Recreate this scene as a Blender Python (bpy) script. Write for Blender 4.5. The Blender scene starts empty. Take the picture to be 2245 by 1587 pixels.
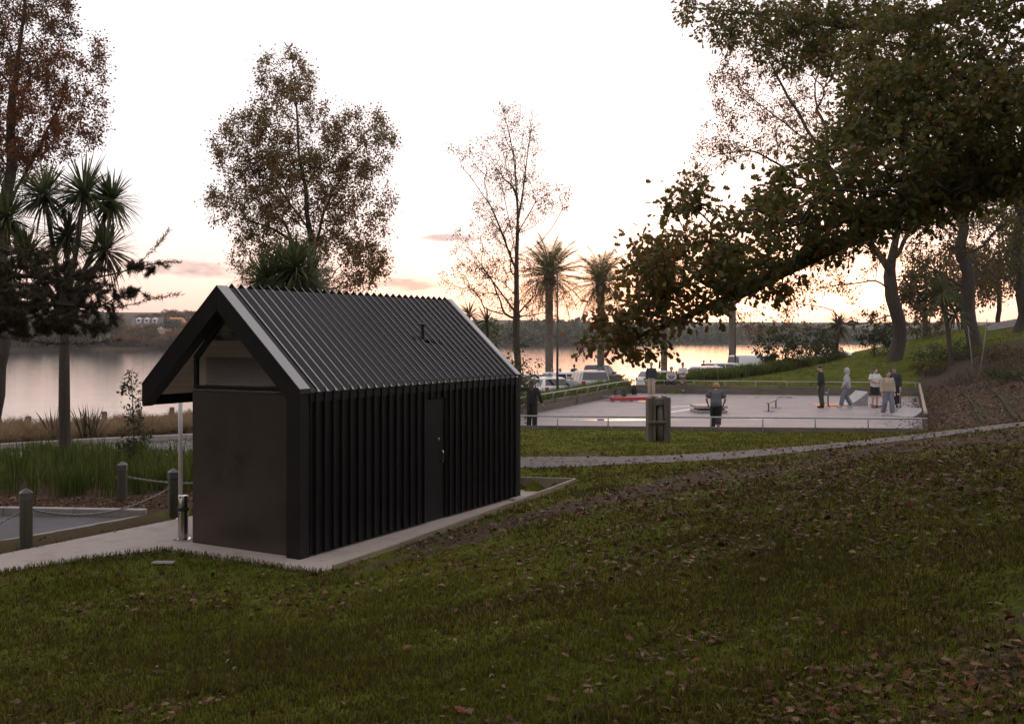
import bpy, bmesh, math, random
import numpy as np
from mathutils import Vector, Matrix
R = math.radians
rng = np.random.default_rng(7)
random.seed(7)
scene = bpy.context.scene
COL = scene.collection

# ------------------------------------------------------------------ camera
F = 2183.0; CX = 1122.5; HY = 738.0; CZ = 3.1        # focal length / horizon in photo pixels, eye height in metres
cam_data = bpy.data.cameras.new('camera')
cam = bpy.data.objects.new('camera', cam_data); COL.objects.link(cam)
cam.location = (0, 0, CZ); cam.rotation_euler = (R(90), 0, 0)
cam_data.sensor_width = 36.0; cam_data.lens = 36.0 * F / 2245.0
cam_data.shift_y = -(793.5 - HY) / 2245.0
cam_data.clip_end = 6000; cam_data.clip_start = 0.1
scene.camera = cam

# ------------------------------------------------------------------ sky and light
SUN_AZ = 13.0      # degrees to the right of straight ahead
SUN_EL = 2.0
world = bpy.data.worlds.new('World'); scene.world = world; world.use_nodes = True
wn = world.node_tree.nodes; wl = world.node_tree.links; wn.clear()
def wnode(t, **k):
    n = wn.new(t)
    for a, b in k.items(): setattr(n, a, b)
    return n
def wmath(op, a, b=None, clamp=False):
    n = wn.new('ShaderNodeMath'); n.operation = op; n.use_clamp = clamp
    for i, v in enumerate((a, b)):
        if v is None: continue
        if isinstance(v, (int, float)): n.inputs[i].default_value = v
        else: wl.new(v, n.inputs[i])
    return n.outputs[0]
sky = wnode('ShaderNodeTexSky', sky_type='NISHITA', sun_disc=False)
sky.sun_elevation = R(SUN_EL); sky.sun_rotation = R(SUN_AZ)
sky.air_density = 1.0; sky.dust_density = 2.5; sky.ozone_density = 1.0; sky.altitude = 0
hs = wnode('ShaderNodeHueSaturation'); hs.inputs['Saturation'].default_value = 0.85
pink = wnode('ShaderNodeMix', data_type='RGBA', blend_type='MULTIPLY'); pink.inputs[0].default_value = 1.0      # dusty evening air
wl.new(sky.outputs[0], pink.inputs[6]); pink.inputs[7].default_value = (1.0, 0.80, 0.82, 1); wl.new(pink.outputs[2], hs.inputs['Color'])
veil = wnode('ShaderNodeMix', data_type='RGBA', blend_type='MIX')      # thin high overcast, the same all round
veil.inputs[0].default_value = 0.88
wl.new(hs.outputs[0], veil.inputs[6])
tc = wnode('ShaderNodeTexCoord'); sep = wnode('ShaderNodeSeparateXYZ'); wl.new(tc.outputs['Generated'], sep.inputs[0])
az = wmath('ARCTAN2', sep.outputs[0], sep.outputs[1]); el = wmath('ARCSINE', sep.outputs[2])
low = wn.new('ShaderNodeMapRange'); low.interpolation_type = 'SMOOTHSTEP'; low.inputs[1].default_value = R(-1); low.inputs[2].default_value = R(8); low.inputs[3].default_value = 1.0; low.inputs[4].default_value = 0.0
wl.new(el, low.inputs[0])
wl.new(wmath('SUBTRACT', 0.88, wmath('MULTIPLY', low.outputs[0], 0.28)), veil.inputs[0])
vcol = wnode('ShaderNodeMix', data_type='RGBA'); wl.new(low.outputs[0], vcol.inputs[0])      # the veil warms towards the horizon, all round
vcol.inputs[6].default_value = (2.58, 2.42, 2.48, 1); vcol.inputs[7].default_value = (3.55, 2.32, 1.92, 1); wl.new(vcol.outputs[2], veil.inputs[7])
cn = wnode('ShaderNodeTexNoise'); cn.inputs['Scale'].default_value = 26; cn.inputs['Detail'].default_value = 5
cmap = wnode('ShaderNodeMapping'); cmap.inputs['Scale'].default_value = (1, 1, 3.0)
wl.new(tc.outputs['Generated'], cmap.inputs[0]); wl.new(cmap.outputs[0], cn.inputs['Vector'])
mask = None
for (a0, e0, ha, he) in ((-17.6, 3.75, 3.6, 0.62), (-2.9, 5.65, 3.2, 0.30), (-6.0, 3.0, 2.6, 0.45), (9.0, 4.6, 2.5, 0.3),
                         (-33, 5, 5, 0.7), (34, 5.5, 5, 0.6), (60, 6, 6, 0.8), (-62, 4.5, 6, 0.7), (95, 5, 6, 0.8), (-100, 6, 7, 0.8), (150, 5, 7, 0.8), (-150, 5, 6, 0.7)):
    da = wmath('DIVIDE', wmath('SUBTRACT', az, R(a0)), R(ha)); de = wmath('DIVIDE', wmath('SUBTRACT', el, R(e0)), R(he))
    r2 = wmath('ADD', wmath('MULTIPLY', da, da), wmath('MULTIPLY', de, de))
    m = wmath('MULTIPLY', wmath('SUBTRACT', wmath('ADD', wmath('MULTIPLY', wmath('SUBTRACT', cn.outputs[0], 0.5), 3.0), 0.75), r2), 1.4, True)
    mask = m if mask is None else wmath('MAXIMUM', mask, m)
cl = wnode('ShaderNodeMix', data_type='RGBA', blend_type='MULTIPLY'); wl.new(wmath('MULTIPLY', mask, 0.9), cl.inputs[0])
wl.new(veil.outputs[2], cl.inputs[6]); cl.inputs[7].default_value = (0.44, 0.44, 0.48, 1)
bg = wnode('ShaderNodeBackground'); bg.inputs['Strength'].default_value = 0.12
wl.new(cl.outputs[2], bg.inputs['Color'])
wo = wnode('ShaderNodeOutputWorld'); wl.new(bg.outputs[0], wo.inputs[0])

sd = bpy.data.lights.new('sun', 'SUN'); sun = bpy.data.objects.new('sun', sd); COL.objects.link(sun)
sd.energy = 0.02; sd.color = (1.0, 0.60, 0.32); sd.angle = R(14)
_d = Vector((math.sin(R(SUN_AZ)) * math.cos(R(SUN_EL + 2)), math.cos(R(SUN_AZ)) * math.cos(R(SUN_EL + 2)), math.sin(R(SUN_EL + 2))))
sun.rotation_euler = (-_d).to_track_quat('-Z', 'Y').to_euler()

vs = scene.view_settings
vs.view_transform = 'Standard'; vs.look = 'None'; vs.gamma = 1.0; vs.use_curve_mapping = False
vs.exposure = 2.05
cy = scene.cycles
cy.use_denoising = True
cy.max_bounces = 6; cy.diffuse_bounces = 3; cy.glossy_bounces = 3; cy.transmission_bounces = 6; cy.transparent_max_bounces = 8
cy.volume_bounces = 0; cy.caustics_reflective = False; cy.caustics_refractive = False
cy.sample_clamp_indirect = 4.0

# ------------------------------------------------------------------ helpers
def P(px, py, Y):
    """a photo pixel at a depth -> metres"""
    return np.array(((px - CX) / F * Y, Y, CZ - (py - HY) / F * Y))
def G(px, py, z):
    """a photo pixel on the level z -> metres"""
    Y = F * (CZ - z) / (py - HY)
    return np.array(((px - CX) / F * Y, Y, z))

def tag(o, label=None, cat=None, group=None, kind=None):
    if label: o['label'] = label
    if cat: o['category'] = cat
    if group: o['group'] = group
    if kind: o['kind'] = kind
    return o
def empty(name, loc, rz=0.0):
    o = bpy.data.objects.new(name, None); COL.objects.link(o)
    o.location = tuple(float(c) for c in loc); o.rotation_euler = (0, 0, rz); o.empty_display_size = 0.2
    return o
def link(name, me, parent=None, mat=None):
    o = bpy.data.objects.new(name, me); COL.objects.link(o)
    if mat is not None and len(me.materials) == 0: me.materials.append(mat)
    if parent is not None: o.parent = parent
    return o
def copy_tree(o, parent=None):
    c = o.copy(); COL.objects.link(c); c.parent = parent
    for ch in list(o.children): copy_tree(ch, c)
    return c

def np_mesh(name, V, Fc, smooth=False, attrs=None):
    """V (n,3); Fc list of (m,k) index arrays"""
    me = bpy.data.meshes.new(name)
    V = np.asarray(V, dtype=np.float32)
    if not isinstance(Fc, (list, tuple)): Fc = [Fc]
    Fc = [np.asarray(f, dtype=np.int32) for f in Fc if len(f)]
    me.vertices.add(len(V)); me.vertices.foreach_set('co', V.ravel())
    loops = np.concatenate([f.ravel() for f in Fc]); tot = np.concatenate([np.full(len(f), f.shape[1], np.int32) for f in Fc])
    me.loops.add(len(loops)); me.loops.foreach_set('vertex_index', loops)
    me.polygons.add(len(tot)); start = np.concatenate(([0], np.cumsum(tot)[:-1])).astype(np.int32)
    me.polygons.foreach_set('loop_start', start)
    me.polygons.foreach_set('use_smooth', np.full(len(tot), smooth, dtype=bool))
    if attrs:
        for k, a in attrs.items():
            at = me.attributes.new(k, 'FLOAT', 'POINT'); at.data.foreach_set('value', np.asarray(a, np.float32))
    me.update(calc_edges=True); me.validate()
    return me

class MB:
    """collects shapes for one mesh"""
    def __init__(s): s.v = []; s.f = []; s.n = 0
    def add(s, V, Fc):
        V = np.asarray(V, float); s.v.append(V)
        for f in Fc: s.f.append(tuple(int(i) + s.n for i in f))
        s.n += len(V); return s
    def box(s, c, d, rz=0.0, taper=1.0, rot=None):
        x, y, z = d[0] / 2, d[1] / 2, d[2] / 2
        V = np.array([(-x, -y, -z), (x, -y, -z), (x, y, -z), (-x, y, -z), (-x * taper, -y * taper, z), (x * taper, -y * taper, z), (x * taper, y * taper, z), (-x * taper, y * taper, z)])
        if rot is not None: V = V @ np.array(rot).T
        if rz: V = V @ np.array([[math.cos(rz), math.sin(rz), 0], [-math.sin(rz), math.cos(rz), 0], [0, 0, 1]])
        return s.add(V + np.array(c, float), [(0, 3, 2, 1), (4, 5, 6, 7), (0, 1, 5, 4), (1, 2, 6, 5), (2, 3, 7, 6), (3, 0, 4, 7)])
    def beam(s, a, b, w, h):
        """box from a to b, w wide, h tall"""
        a = np.array(a, float); b = np.array(b, float); d = b - a; L = np.linalg.norm(d); d /= L
        sd = np.cross(d, (0, 0, 1.0))
        if np.linalg.norm(sd) < 1e-4: sd = np.array((1.0, 0, 0))
        sd /= np.linalg.norm(sd); up = np.cross(sd, d)
        V = [p + sd * i * w / 2 + up * j * h / 2 for p in (a, b) for i, j in ((-1, -1), (1, -1), (1, 1), (-1, 1))]
        return s.add(V, [(0, 3, 2, 1), (4, 5, 6, 7), (0, 1, 5, 4), (1, 2, 6, 5), (2, 3, 7, 6), (3, 0, 4, 7)][::1])
    def tube(s, pts, rad, n=6, cap=True, flat=None):
        pts = np.asarray(pts, float); m = len(pts)
        rad = np.full(m, rad, float) if np.isscalar(rad) else np.asarray(rad, float)
        T = np.gradient(pts, axis=0); T /= (np.linalg.norm(T, axis=1, keepdims=True) + 1e-9)
        ref = np.array((0, 0, 1.0)) if abs(T[0, 2]) < 0.9 else np.array((0, 1.0, 0))
        a = np.cross(T[0], ref); a /= np.linalg.norm(a)
        ang = np.arange(n) * 2 * math.pi / n; V = []
        for i in range(m):
            a = a - T[i] * np.dot(a, T[i]); a /= (np.linalg.norm(a) + 1e-9); b = np.cross(T[i], a)
            fa, fb = (1, 1) if flat is None else flat
            V.append(pts[i] + rad[i] * (np.outer(np.cos(ang), a) * fa + np.outer(np.sin(ang), b) * fb))
        V = np.concatenate(V); Fc = []
        for i in range(m - 1):
            for k in range(n):
                k2 = (k + 1) % n; Fc.append((i * n + k, i * n + k2, (i + 1) * n + k2, (i + 1) * n + k))
        if cap:
            Fc.append(tuple(range(n))[::-1]); Fc.append(tuple((m - 1) * n + k for k in range(n)))
        return s.add(V, Fc)
    def lathe(s, prof, n=12, c=(0, 0, 0), sx=1, sy=1):
        ang = np.arange(n) * 2 * math.pi / n; V = []
        for r, z in prof: V += [(c[0] + r * math.cos(t) * sx, c[1] + r * math.sin(t) * sy, c[2] + z) for t in ang]
        Fc = []
        for i in range(len(prof) - 1):
            for k in range(n):
                k2 = (k + 1) % n; Fc.append((i * n + k, i * n + k2, (i + 1) * n + k2, (i + 1) * n + k))
        Fc.append(tuple(range(n))[::-1]); Fc.append(tuple((len(prof) - 1) * n + k for k in range(n)))
        return s.add(V, Fc)
    def prism(s, poly, z0, z1):
        n = len(poly); zt = z1 if hasattr(z1, '__len__') else [z1] * n; zb = z0 if hasattr(z0, '__len__') else [z0] * n
        V = [(p[0], p[1], zb[i]) for i, p in enumerate(poly)] + [(p[0], p[1], zt[i]) for i, p in enumerate(poly)]
        Fc = [tuple(range(n))[::-1], tuple(range(n, 2 * n))] + [(i, (i + 1) % n, n + (i + 1) % n, n + i) for i in range(n)]
        return s.add(V, Fc)
    def extr(s, poly, ax, a0, a1):
        """polygon in the plane normal to axis ax, pushed from a0 to a1"""
        n = len(poly)
        def pt(p, a): q = list(p); q.insert(ax, a); return q
        V = [pt(p, a0) for p in poly] + [pt(p, a1) for p in poly]
        Fc = [tuple(range(n))[::-1], tuple(range(n, 2 * n))] + [(i, (i + 1) % n, n + (i + 1) % n, n + i) for i in range(n)]
        return s.add(V, Fc)
    def mesh(s, name, smooth=False, fix=True):
        me = bpy.data.meshes.new(name); V = np.concatenate(s.v)
        me.from_pydata(V.tolist(), [], s.f)
        if fix:
            bm = bmesh.new(); bm.from_mesh(me); bmesh.ops.recalc_face_normals(bm, faces=bm.faces); bm.to_mesh(me); bm.free()
        if smooth:
            me.polygons.foreach_set('use_smooth', np.ones(len(me.polygons), bool))
        me.update(); return me
    def build(s, name, mat, parent=None, smooth=False, bevel=0.0, autos=None):
        me = s.mesh(name, smooth)
        if bevel:
            bm = bmesh.new(); bm.from_mesh(me)
            bmesh.ops.bevel(bm, geom=[e for e in bm.edges if len(e.link_faces) == 2 and e.calc_face_angle(0) > 0.5], offset=bevel, segments=1, affect='EDGES', profile=0.5)
            bm.to_mesh(me); bm.free()
        me.materials.append(mat)
        if autos: me.set_sharp_from_angle(angle=R(autos))
        return link(name, me, parent)

# ------------------------------------------------------------------ materials
def new_mat(name):
    m = bpy.data.materials.new(name); m.use_nodes = True; nt = m.node_tree; nt.nodes.clear()
    out = nt.nodes.new('ShaderNodeOutputMaterial'); return m, nt, out
def _n(nt, t, **k):
    n = nt.nodes.new(t)
    for a, b in k.items(): setattr(n, a, b)
    return n
def ramp(nt, src, stops):
    r = _n(nt, 'ShaderNodeValToRGB'); e = r.color_ramp.elements
    while len(e) < len(stops): e.new(0.5)
    for i, (p, c) in enumerate(stops): e[i].position = p; e[i].color = tuple(c) + (1,) if len(c) == 3 else c
    nt.links.new(src, r.inputs[0]); return r.outputs[0]
def noise(nt, scale, detail=4, rough=0.55, stretch=None, coord='Object', dist=0.0):
    t = _n(nt, 'ShaderNodeTexCoord'); n = _n(nt, 'ShaderNodeTexNoise')
    n.inputs['Scale'].default_value = scale; n.inputs['Detail'].default_value = detail; n.inputs['Roughness'].default_value = rough
    n.inputs['Distortion'].default_value = dist
    if stretch:
        m = _n(nt, 'ShaderNodeMapping'); m.inputs['Scale'].default_value = stretch
        nt.links.new(t.outputs[coord], m.inputs[0]); nt.links.new(m.outputs[0], n.inputs['Vector'])
    else: nt.links.new(t.outputs[coord], n.inputs['Vector'])
    return n.outputs[0]
def mixc(nt, fac, a, b, mode='MIX'):
    m = _n(nt, 'ShaderNodeMix', data_type='RGBA', blend_type=mode)
    for i, v in ((0, fac), (6, a), (7, b)):
        if isinstance(v, (int, float)): m.inputs[i].default_value = v
        elif isinstance(v, tuple): m.inputs[i].default_value = tuple(v) + (1,) if len(v) == 3 else v
        else: nt.links.new(v, m.inputs[i])
    return m.outputs[2]
def sock(nt, node, name, v):
    if isinstance(v, tuple): node.inputs[name].default_value = tuple(v) + (1,) if len(v) == 3 else v
    elif isinstance(v, (int, float)): node.inputs[name].default_value = v
    else: nt.links.new(v, node.inputs[name])
def bump(nt, src, strength=0.3, dist=0.02):
    b = _n(nt, 'ShaderNodeBump'); b.inputs['Strength'].default_value = strength; b.inputs['Distance'].default_value = dist
    nt.links.new(src, b.inputs['Height']); return b.outputs[0]
def surf(name, c1, c2=None, scale=6, rough=0.6, metal=0.0, stretch=None, bmp=0.0, bscale=None, detail=5, c3=None, spec=0.5, objrand=0.0, bdist=0.01, coat=0.0):
    m, nt, out = new_mat(name); p = _n(nt, 'ShaderNodeBsdfPrincipled'); nt.links.new(p.outputs[0], out.inputs[0])
    col = c1
    if c2 is not None:
        nz = noise(nt, scale, detail, stretch=stretch)
        col = ramp(nt, nz, [(0.3, c1), (0.7, c2)] if c3 is None else [(0.28, c1), (0.5, c2), (0.72, c3)])
    if objrand:
        oi = _n(nt, 'ShaderNodeObjectInfo'); v = _n(nt, 'ShaderNodeMapRange')
        v.inputs[3].default_value = 1 - objrand; v.inputs[4].default_value = 1 + objrand; nt.links.new(oi.outputs['Random'], v.inputs[0])
        cc = _n(nt, 'ShaderNodeCombineColor')
        for i in range(3): nt.links.new(v.outputs[0], cc.inputs[i])
        col = mixc(nt, 1.0, col if not isinstance(col, tuple) else col, cc.outputs[0], 'MULTIPLY')
    sock(nt, p, 'Base Color', col); sock(nt, p, 'Roughness', rough); sock(nt, p, 'Metallic', metal)
    p.inputs['Specular IOR Level'].default_value = spec
    p.inputs['Coat Weight'].default_value = coat; p.inputs['Coat Roughness'].default_value = rough * .8; p.inputs['Coat IOR'].default_value = 1.6
    if bmp:
        nb = noise(nt, bscale or scale * 3, 4, stretch=stretch); nt.links.new(bump(nt, nb, bmp, bdist), p.inputs['Normal'])
    return m
def leafmat(name, stops, trans=0.35, rough=0.55, patch=0.35, pscale=0.5, spec=0.12):
    """colour by each leaf's own random value, shifted by broad patches of the crown"""
    m, nt, out = new_mat(name)
    at = _n(nt, 'ShaderNodeAttribute', attribute_name='rand')
    nz = noise(nt, pscale, 2)
    a = _n(nt, 'ShaderNodeMath', operation='MULTIPLY_ADD'); nt.links.new(nz, a.inputs[0]); a.inputs[1].default_value = patch * 3; a.inputs[2].default_value = -patch * 1.5
    s = _n(nt, 'ShaderNodeMath', operation='ADD', use_clamp=True); nt.links.new(at.outputs['Fac'], s.inputs[0]); nt.links.new(a.outputs[0], s.inputs[1])
    col = ramp(nt, s.outputs[0], stops)
    p = _n(nt, 'ShaderNodeBsdfPrincipled'); nt.links.new(col, p.inputs['Base Color']); p.inputs['Roughness'].default_value = rough
    p.inputs['Specular IOR Level'].default_value = spec
    t = _n(nt, 'ShaderNodeBsdfTranslucent'); nt.links.new(col, t.inputs[0])
    mx = _n(nt, 'ShaderNodeMixShader'); mx.inputs[0].default_value = trans
    nt.links.new(p.outputs[0], mx.inputs[1]); nt.links.new(t.outputs[0], mx.inputs[2]); nt.links.new(mx.outputs[0], out.inputs[0])
    return m

M = {}
M['black_steel'] = surf('black_painted_steel', (0.006, 0.0055, 0.006), (0.009, 0.008, 0.009), scale=3, rough=0.42, bmp=0.03, bscale=14, spec=0.3)
M['roof_steel'] = surf('black_roof_steel', (0.006, 0.0055, 0.0065), (0.009, 0.008, 0.0095), scale=3, rough=0.13, spec=0.8, coat=1.0)
M['flashing'] = surf('flashing_steel', (0.014, 0.013, 0.016), (0.019, 0.017, 0.021), scale=4, rough=0.22, bmp=0.04, bscale=6, spec=1.0, coat=0.9)
M['portal'] = surf('portal_paint', (0.011, 0.009, 0.008), (0.015, 0.0125, 0.011), scale=4, rough=0.6, spec=0.25)
M['soffit'] = surf('soffit_board', (0.62, 0.53, 0.46), (0.72, 0.63, 0.55), scale=3, rough=0.55, stretch=(0.4, 6, 6), objrand=0.06)
M['door'] = surf('door_paint', (0.008, 0.007, 0.007), (0.011, 0.010, 0.010), scale=5, rough=0.5, spec=0.2)
M['white_steel'] = surf('white_steel', (0.72, 0.70, 0.69), (0.78, 0.76, 0.75), scale=8, rough=0.35)
M['stainless'] = surf('stainless', (0.42, 0.40, 0.38), (0.55, 0.52, 0.5), scale=20, rough=0.22, metal=1.0, stretch=(1, 1, 0.1))
M['rubber'] = surf('black_rubber', (0.012, 0.012, 0.012), (0.02, 0.02, 0.02), scale=20, rough=0.6)
M['concrete'] = surf('concrete', (0.28, 0.235, 0.212), (0.39, 0.33, 0.30), scale=2.2, rough=0.75, bmp=0.15, bscale=60, c3=(0.34, 0.288, 0.262), detail=8)
M['kerb'] = surf('kerb_concrete', (0.26, 0.24, 0.225), (0.38, 0.35, 0.33), scale=5, rough=0.8, bmp=0.3, bscale=50)
M['asphalt'] = surf('asphalt', (0.055, 0.052, 0.056), (0.085, 0.08, 0.085), scale=1.5, rough=0.7, bmp=0.4, bscale=160, detail=8)
M['path'] = surf('worn_asphalt_path', (0.062, 0.053, 0.047), (0.10, 0.087, 0.079), scale=1.6, rough=0.8, bmp=0.4, bscale=90, detail=9, c3=(0.076, 0.066, 0.06))
M['bollard'] = surf('weathered_bollard', (0.05, 0.044, 0.032), (0.10, 0.088, 0.062), scale=6, rough=0.8, stretch=(3, 3, 0.25), bmp=0.4, bscale=18)
M['bollard_cap'] = surf('bollard_cap', (0.06, 0.056, 0.055), (0.13, 0.12, 0.118), scale=9, rough=0.55, bmp=0.2)
M['chain'] = surf('galvanised_chain', (0.30, 0.29, 0.28), (0.42, 0.40, 0.385), scale=30, rough=0.5, metal=0.85)
M['edge_timber'] = surf('edging_timber', (0.22, 0.175, 0.125), (0.34, 0.275, 0.20), scale=5, rough=0.7, stretch=(0.5, 5, 5), bmp=0.2, objrand=0.12)
M['court_timber'] = surf('court_timber', (0.085, 0.068, 0.054), (0.165, 0.135, 0.11), scale=4, rough=0.8, stretch=(0.5, 0.5, 6), bmp=0.3, objrand=0.15)
M['old_timber'] = surf('old_timber', (0.07, 0.057, 0.045), (0.16, 0.132, 0.105), scale=7, rough=0.85, stretch=(4, 4, 0.3), bmp=0.5, bscale=16, objrand=0.1)
M['mossy_timber'] = surf('mossy_timber', (0.032, 0.026, 0.020), (0.055, 0.052, 0.024), scale=1.3, rough=0.95, spec=0.1, bmp=0.4, objrand=0.1)
M['rail_steel'] = surf('galvanised_rail', (0.30, 0.29, 0.285), (0.42, 0.41, 0.40), scale=8, rough=0.42, metal=0.7)
M['bark'] = surf('brown_bark', (0.034, 0.025, 0.019), (0.075, 0.057, 0.044), scale=5, rough=0.9, stretch=(3, 3, 0.4), bmp=0.8, bscale=14, bdist=0.03)
M['bark_dark'] = surf('dark_bark', (0.028, 0.021, 0.016), (0.06, 0.046, 0.036), scale=6, rough=0.9, stretch=(2, 2, 0.5), bmp=0.8, bscale=20, bdist=0.03)
M['bark_pale'] = surf('pale_bark', (0.10, 0.085, 0.07), (0.22, 0.19, 0.165), scale=4, rough=0.85, stretch=(2, 2, 0.8), bmp=0.5, bscale=14)
M['palm_bark'] = surf('palm_bark', (0.09, 0.072, 0.056), (0.19, 0.155, 0.12), scale=5, rough=0.9, stretch=(1, 1, 2.5), bmp=0.9, bscale=12, bdist=0.04)
M['leaf_autumn'] = leafmat('autumn_red_leaf', [(0.0, (0.26, 0.09, 0.055)), (0.22, (0.25, 0.13, 0.062)), (0.5, (0.21, 0.155, 0.062)), (1.0, (0.15, 0.145, 0.055))], trans=0.5)
M['leaf_orange'] = leafmat('autumn_orange_leaf', [(0.0, (0.34, 0.10, 0.035)), (0.35, (0.21, 0.09, 0.038)), (0.7, (0.15, 0.09, 0.04)), (1.0, (0.09, 0.08, 0.036))], trans=0.45, patch=0.5, pscale=0.35)
M['leaf_birch'] = leafmat('birch_leaf', [(0.0, (0.17, 0.08, 0.04)), (0.5, (0.22, 0.13, 0.055)), (1.0, (0.13, 0.09, 0.04))], trans=0.45)
M['leaf_oak'] = leafmat('oak_leaf', [(0.0, (0.082, 0.090, 0.024)), (0.5, (0.13, 0.130, 0.032)), (0.78, (0.185, 0.14, 0.04)), (0.93, (0.20, 0.105, 0.036)), (1.0, (0.24, 0.085, 0.038))], trans=0.48, patch=0.12, pscale=0.4, rough=0.42, spec=0.3)
M['leaf_olive'] = leafmat('olive_leaf', [(0.0, (0.06, 0.066, 0.026)), (0.5, (0.10, 0.088, 0.032)), (1.0, (0.17, 0.105, 0.04))], trans=0.45, patch=0.3)
M['leaf_brown'] = leafmat('sparse_brown_leaf', [(0.0, (0.15, 0.075, 0.04)), (0.6, (0.21, 0.125, 0.052)), (1.0, (0.115, 0.092, 0.036))], trans=0.45)
M['leaf_dark'] = leafmat('dark_green_leaf', [(0.0, (0.035, 0.046, 0.022)), (0.6, (0.06, 0.075, 0.03)), (1.0, (0.10, 0.10, 0.04))], trans=0.3)
M['needle'] = leafmat('needle', [(0.0, (0.04, 0.036, 0.022)), (0.6, (0.07, 0.058, 0.032)), (1.0, (0.12, 0.088, 0.048))], trans=0.35)
M['sword'] = leafmat('sword_leaf', [(0.0, (0.045, 0.062, 0.022)), (0.6, (0.082, 0.104, 0.036)), (1.0, (0.14, 0.15, 0.065))], trans=0.35, patch=0.1, rough=0.4)
M['dead_leaf'] = leafmat('dead_sword_leaf', [(0.0, (0.07, 0.052, 0.034)), (1.0, (0.16, 0.12, 0.08))], trans=0.2, patch=0.1)
M['palm_leaf'] = leafmat('palm_leaflet', [(0.0, (0.085, 0.092, 0.036)), (0.6, (0.145, 0.135, 0.052)), (1.0, (0.21, 0.165, 0.075))], trans=0.4, patch=0.2)
M['iris'] = leafmat('strap_leaf', [(0.0, (0.048, 0.070, 0.014)), (0.6, (0.082, 0.108, 0.020)), (1.0, (0.145, 0.155, 0.042))], trans=0.4, patch=0.2)
M['hedge'] = leafmat('hedge_leaf', [(0.0, (0.062, 0.085, 0.020)), (0.6, (0.11, 0.14, 0.030)), (1.0, (0.19, 0.20, 0.06))], trans=0.35, patch=0.2)
M['tussock'] = leafmat('tussock_blade', [(0.0, (0.15, 0.095, 0.050)), (0.5, (0.26, 0.175, 0.095)), (1.0, (0.38, 0.28, 0.17))], trans=0.35, patch=0.2)
M['grass'] = leafmat('grass_blade', [(0.0, (0.075, 0.054, 0.020)), (0.25, (0.078, 0.088, 0.012)), (0.55, (0.118, 0.138, 0.016)), (0.85, (0.165, 0.17, 0.024)), (1.0, (0.23, 0.17, 0.06))], trans=0.5, spec=0.05, patch=0.38, pscale=0.55)
M['litter'] = leafmat('fallen_leaf', [(0.0, (0.04, 0.02, 0.013)), (0.45, (0.088, 0.044, 0.018)), (0.8, (0.14, 0.082, 0.036)), (0.93, (0.25, 0.175, 0.11)), (1.0, (0.16, 0.04, 0.018))], trans=0.12, patch=0.08, spec=0.1)
M['scrub'] = leafmat('dry_scrub', [(0.0, (0.05, 0.042, 0.022)), (0.5, (0.10, 0.072, 0.040)), (1.0, (0.09, 0.085, 0.03))], trans=0.3, patch=0.3)
# ------------------------------------------------------------------ terrain
O = np.array((-2.95, 13.84)); BU = np.array((0.491, 0.8712)); BV = np.array((-0.8712, 0.491)); BROT = math.atan2(BU[1], BU[0])
def W(x, y, z=0.0):
    p = O + BU * x + BV * y; return np.array((p[0], p[1], z))
CTRL = np.array([
 (0,0,1.5),(-5,0,1.1),(6,0,2.3),(0,-8,2.6),(10,-8,4.5),(-10,-5,1.2),(-20,-5,0.6),(22,0,6.0),(0,-16,4.2),(-12,-16,3.0),
 (-3.3,6.5,.55),(0,6,.80),(2.6,5,1.18),(4.6,9,1.22),(0,10,.5),(-3,10,.15),(-5.5,12,.0),(-2.4,12.6,.03),(-7,12.6,-.02),(2,13,.62),(0.2,14.5,.30),(-1.2,13.6,.14),
 (7.5,14.5,1.32),(9.8,19,1.3),(4,16,.75),(2,17,.46),(1.5,19.3,.32),(0,21.5,.27),(0,23.5,.24),(5.8,22,.58),(10.3,20.5,1.30),(14,19,1.9),(-3,23,.0),
 (0,28,.12),(0,32.5,.04),(6,30,.10),(6,32,.05),(11,30,.14),(13.2,31.2,.08),(15,28,.45),(18,26,1.2),(3,26,.2),(9,26,.45),
 (15,33,.12),(16,36,.12),(17.6,36,.38),(20,38,1.0),(24,40,2.0),(24,48,1.7),(22.6,50,.7),(21,46,.5),(25.4,55,2.5),(27.9,55,3.1),(31,60,3.3),(23.8,62,1.62),(35,50,4.5),(30,35,4),(40,70,5),(30,20,5),(26,30,2.8),
 (7,56,.25),(14,54.5,.38),(20,53,.5),(14,60,.62),(18,64,1.05),(23,70,1.5),(26,76,1.75),(30,84,1.6),(9.6,57,.45),(17.2,62,.95),(38,95,2.0),
 (12,70,-.7),(5,62,-.7),(2,58,-.7),(0,52,-.5),(-2,45,-.2),(20,80,-.6),(15,85,-.7),(0,66,-.7),(28,96,-.6),(22,74,.4),
 (-3,36,-.05),(-1,42,-.05),(3,52,-.1),(-6,18,-.15),(-8,17,-.2),(-7.6,14.8,-.1),(-10,20,-.28),(-12,25,-.25),(-8,24,-.33),(-6,28,-.4),(-14,30,-.42),(-17,33,-.5),(-10,38,-.6),
 (-20,42,-.75),(-16,46,-.75),(-5,40,-.5),(-8,52,-.72),(-15,20,-.32),(-20,25,-.5),(-14,14,-.2),(-12,6,.1),(-30,30,-.7),(-30,10,-.4)] + [tuple(W(x_, -1.15)[:2]) + (0.075 + 0.225 * max(0, (x_ - .3) / 6.8) ** 1.1 - .04,) for x_ in (0, 1.2, 2.4, 3.6, 4.8, 6.0, 7.0)], float)
def _tps(r2): return 0.5 * r2 * np.log(r2 + 1e-9)
_n0 = len(CTRL); _A = np.zeros((_n0 + 3, _n0 + 3))
_d2 = ((CTRL[:, None, :2] - CTRL[None, :, :2]) ** 2).sum(-1)
_A[:_n0, :_n0] = _tps(_d2) + np.eye(_n0) * 0.6
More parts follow.
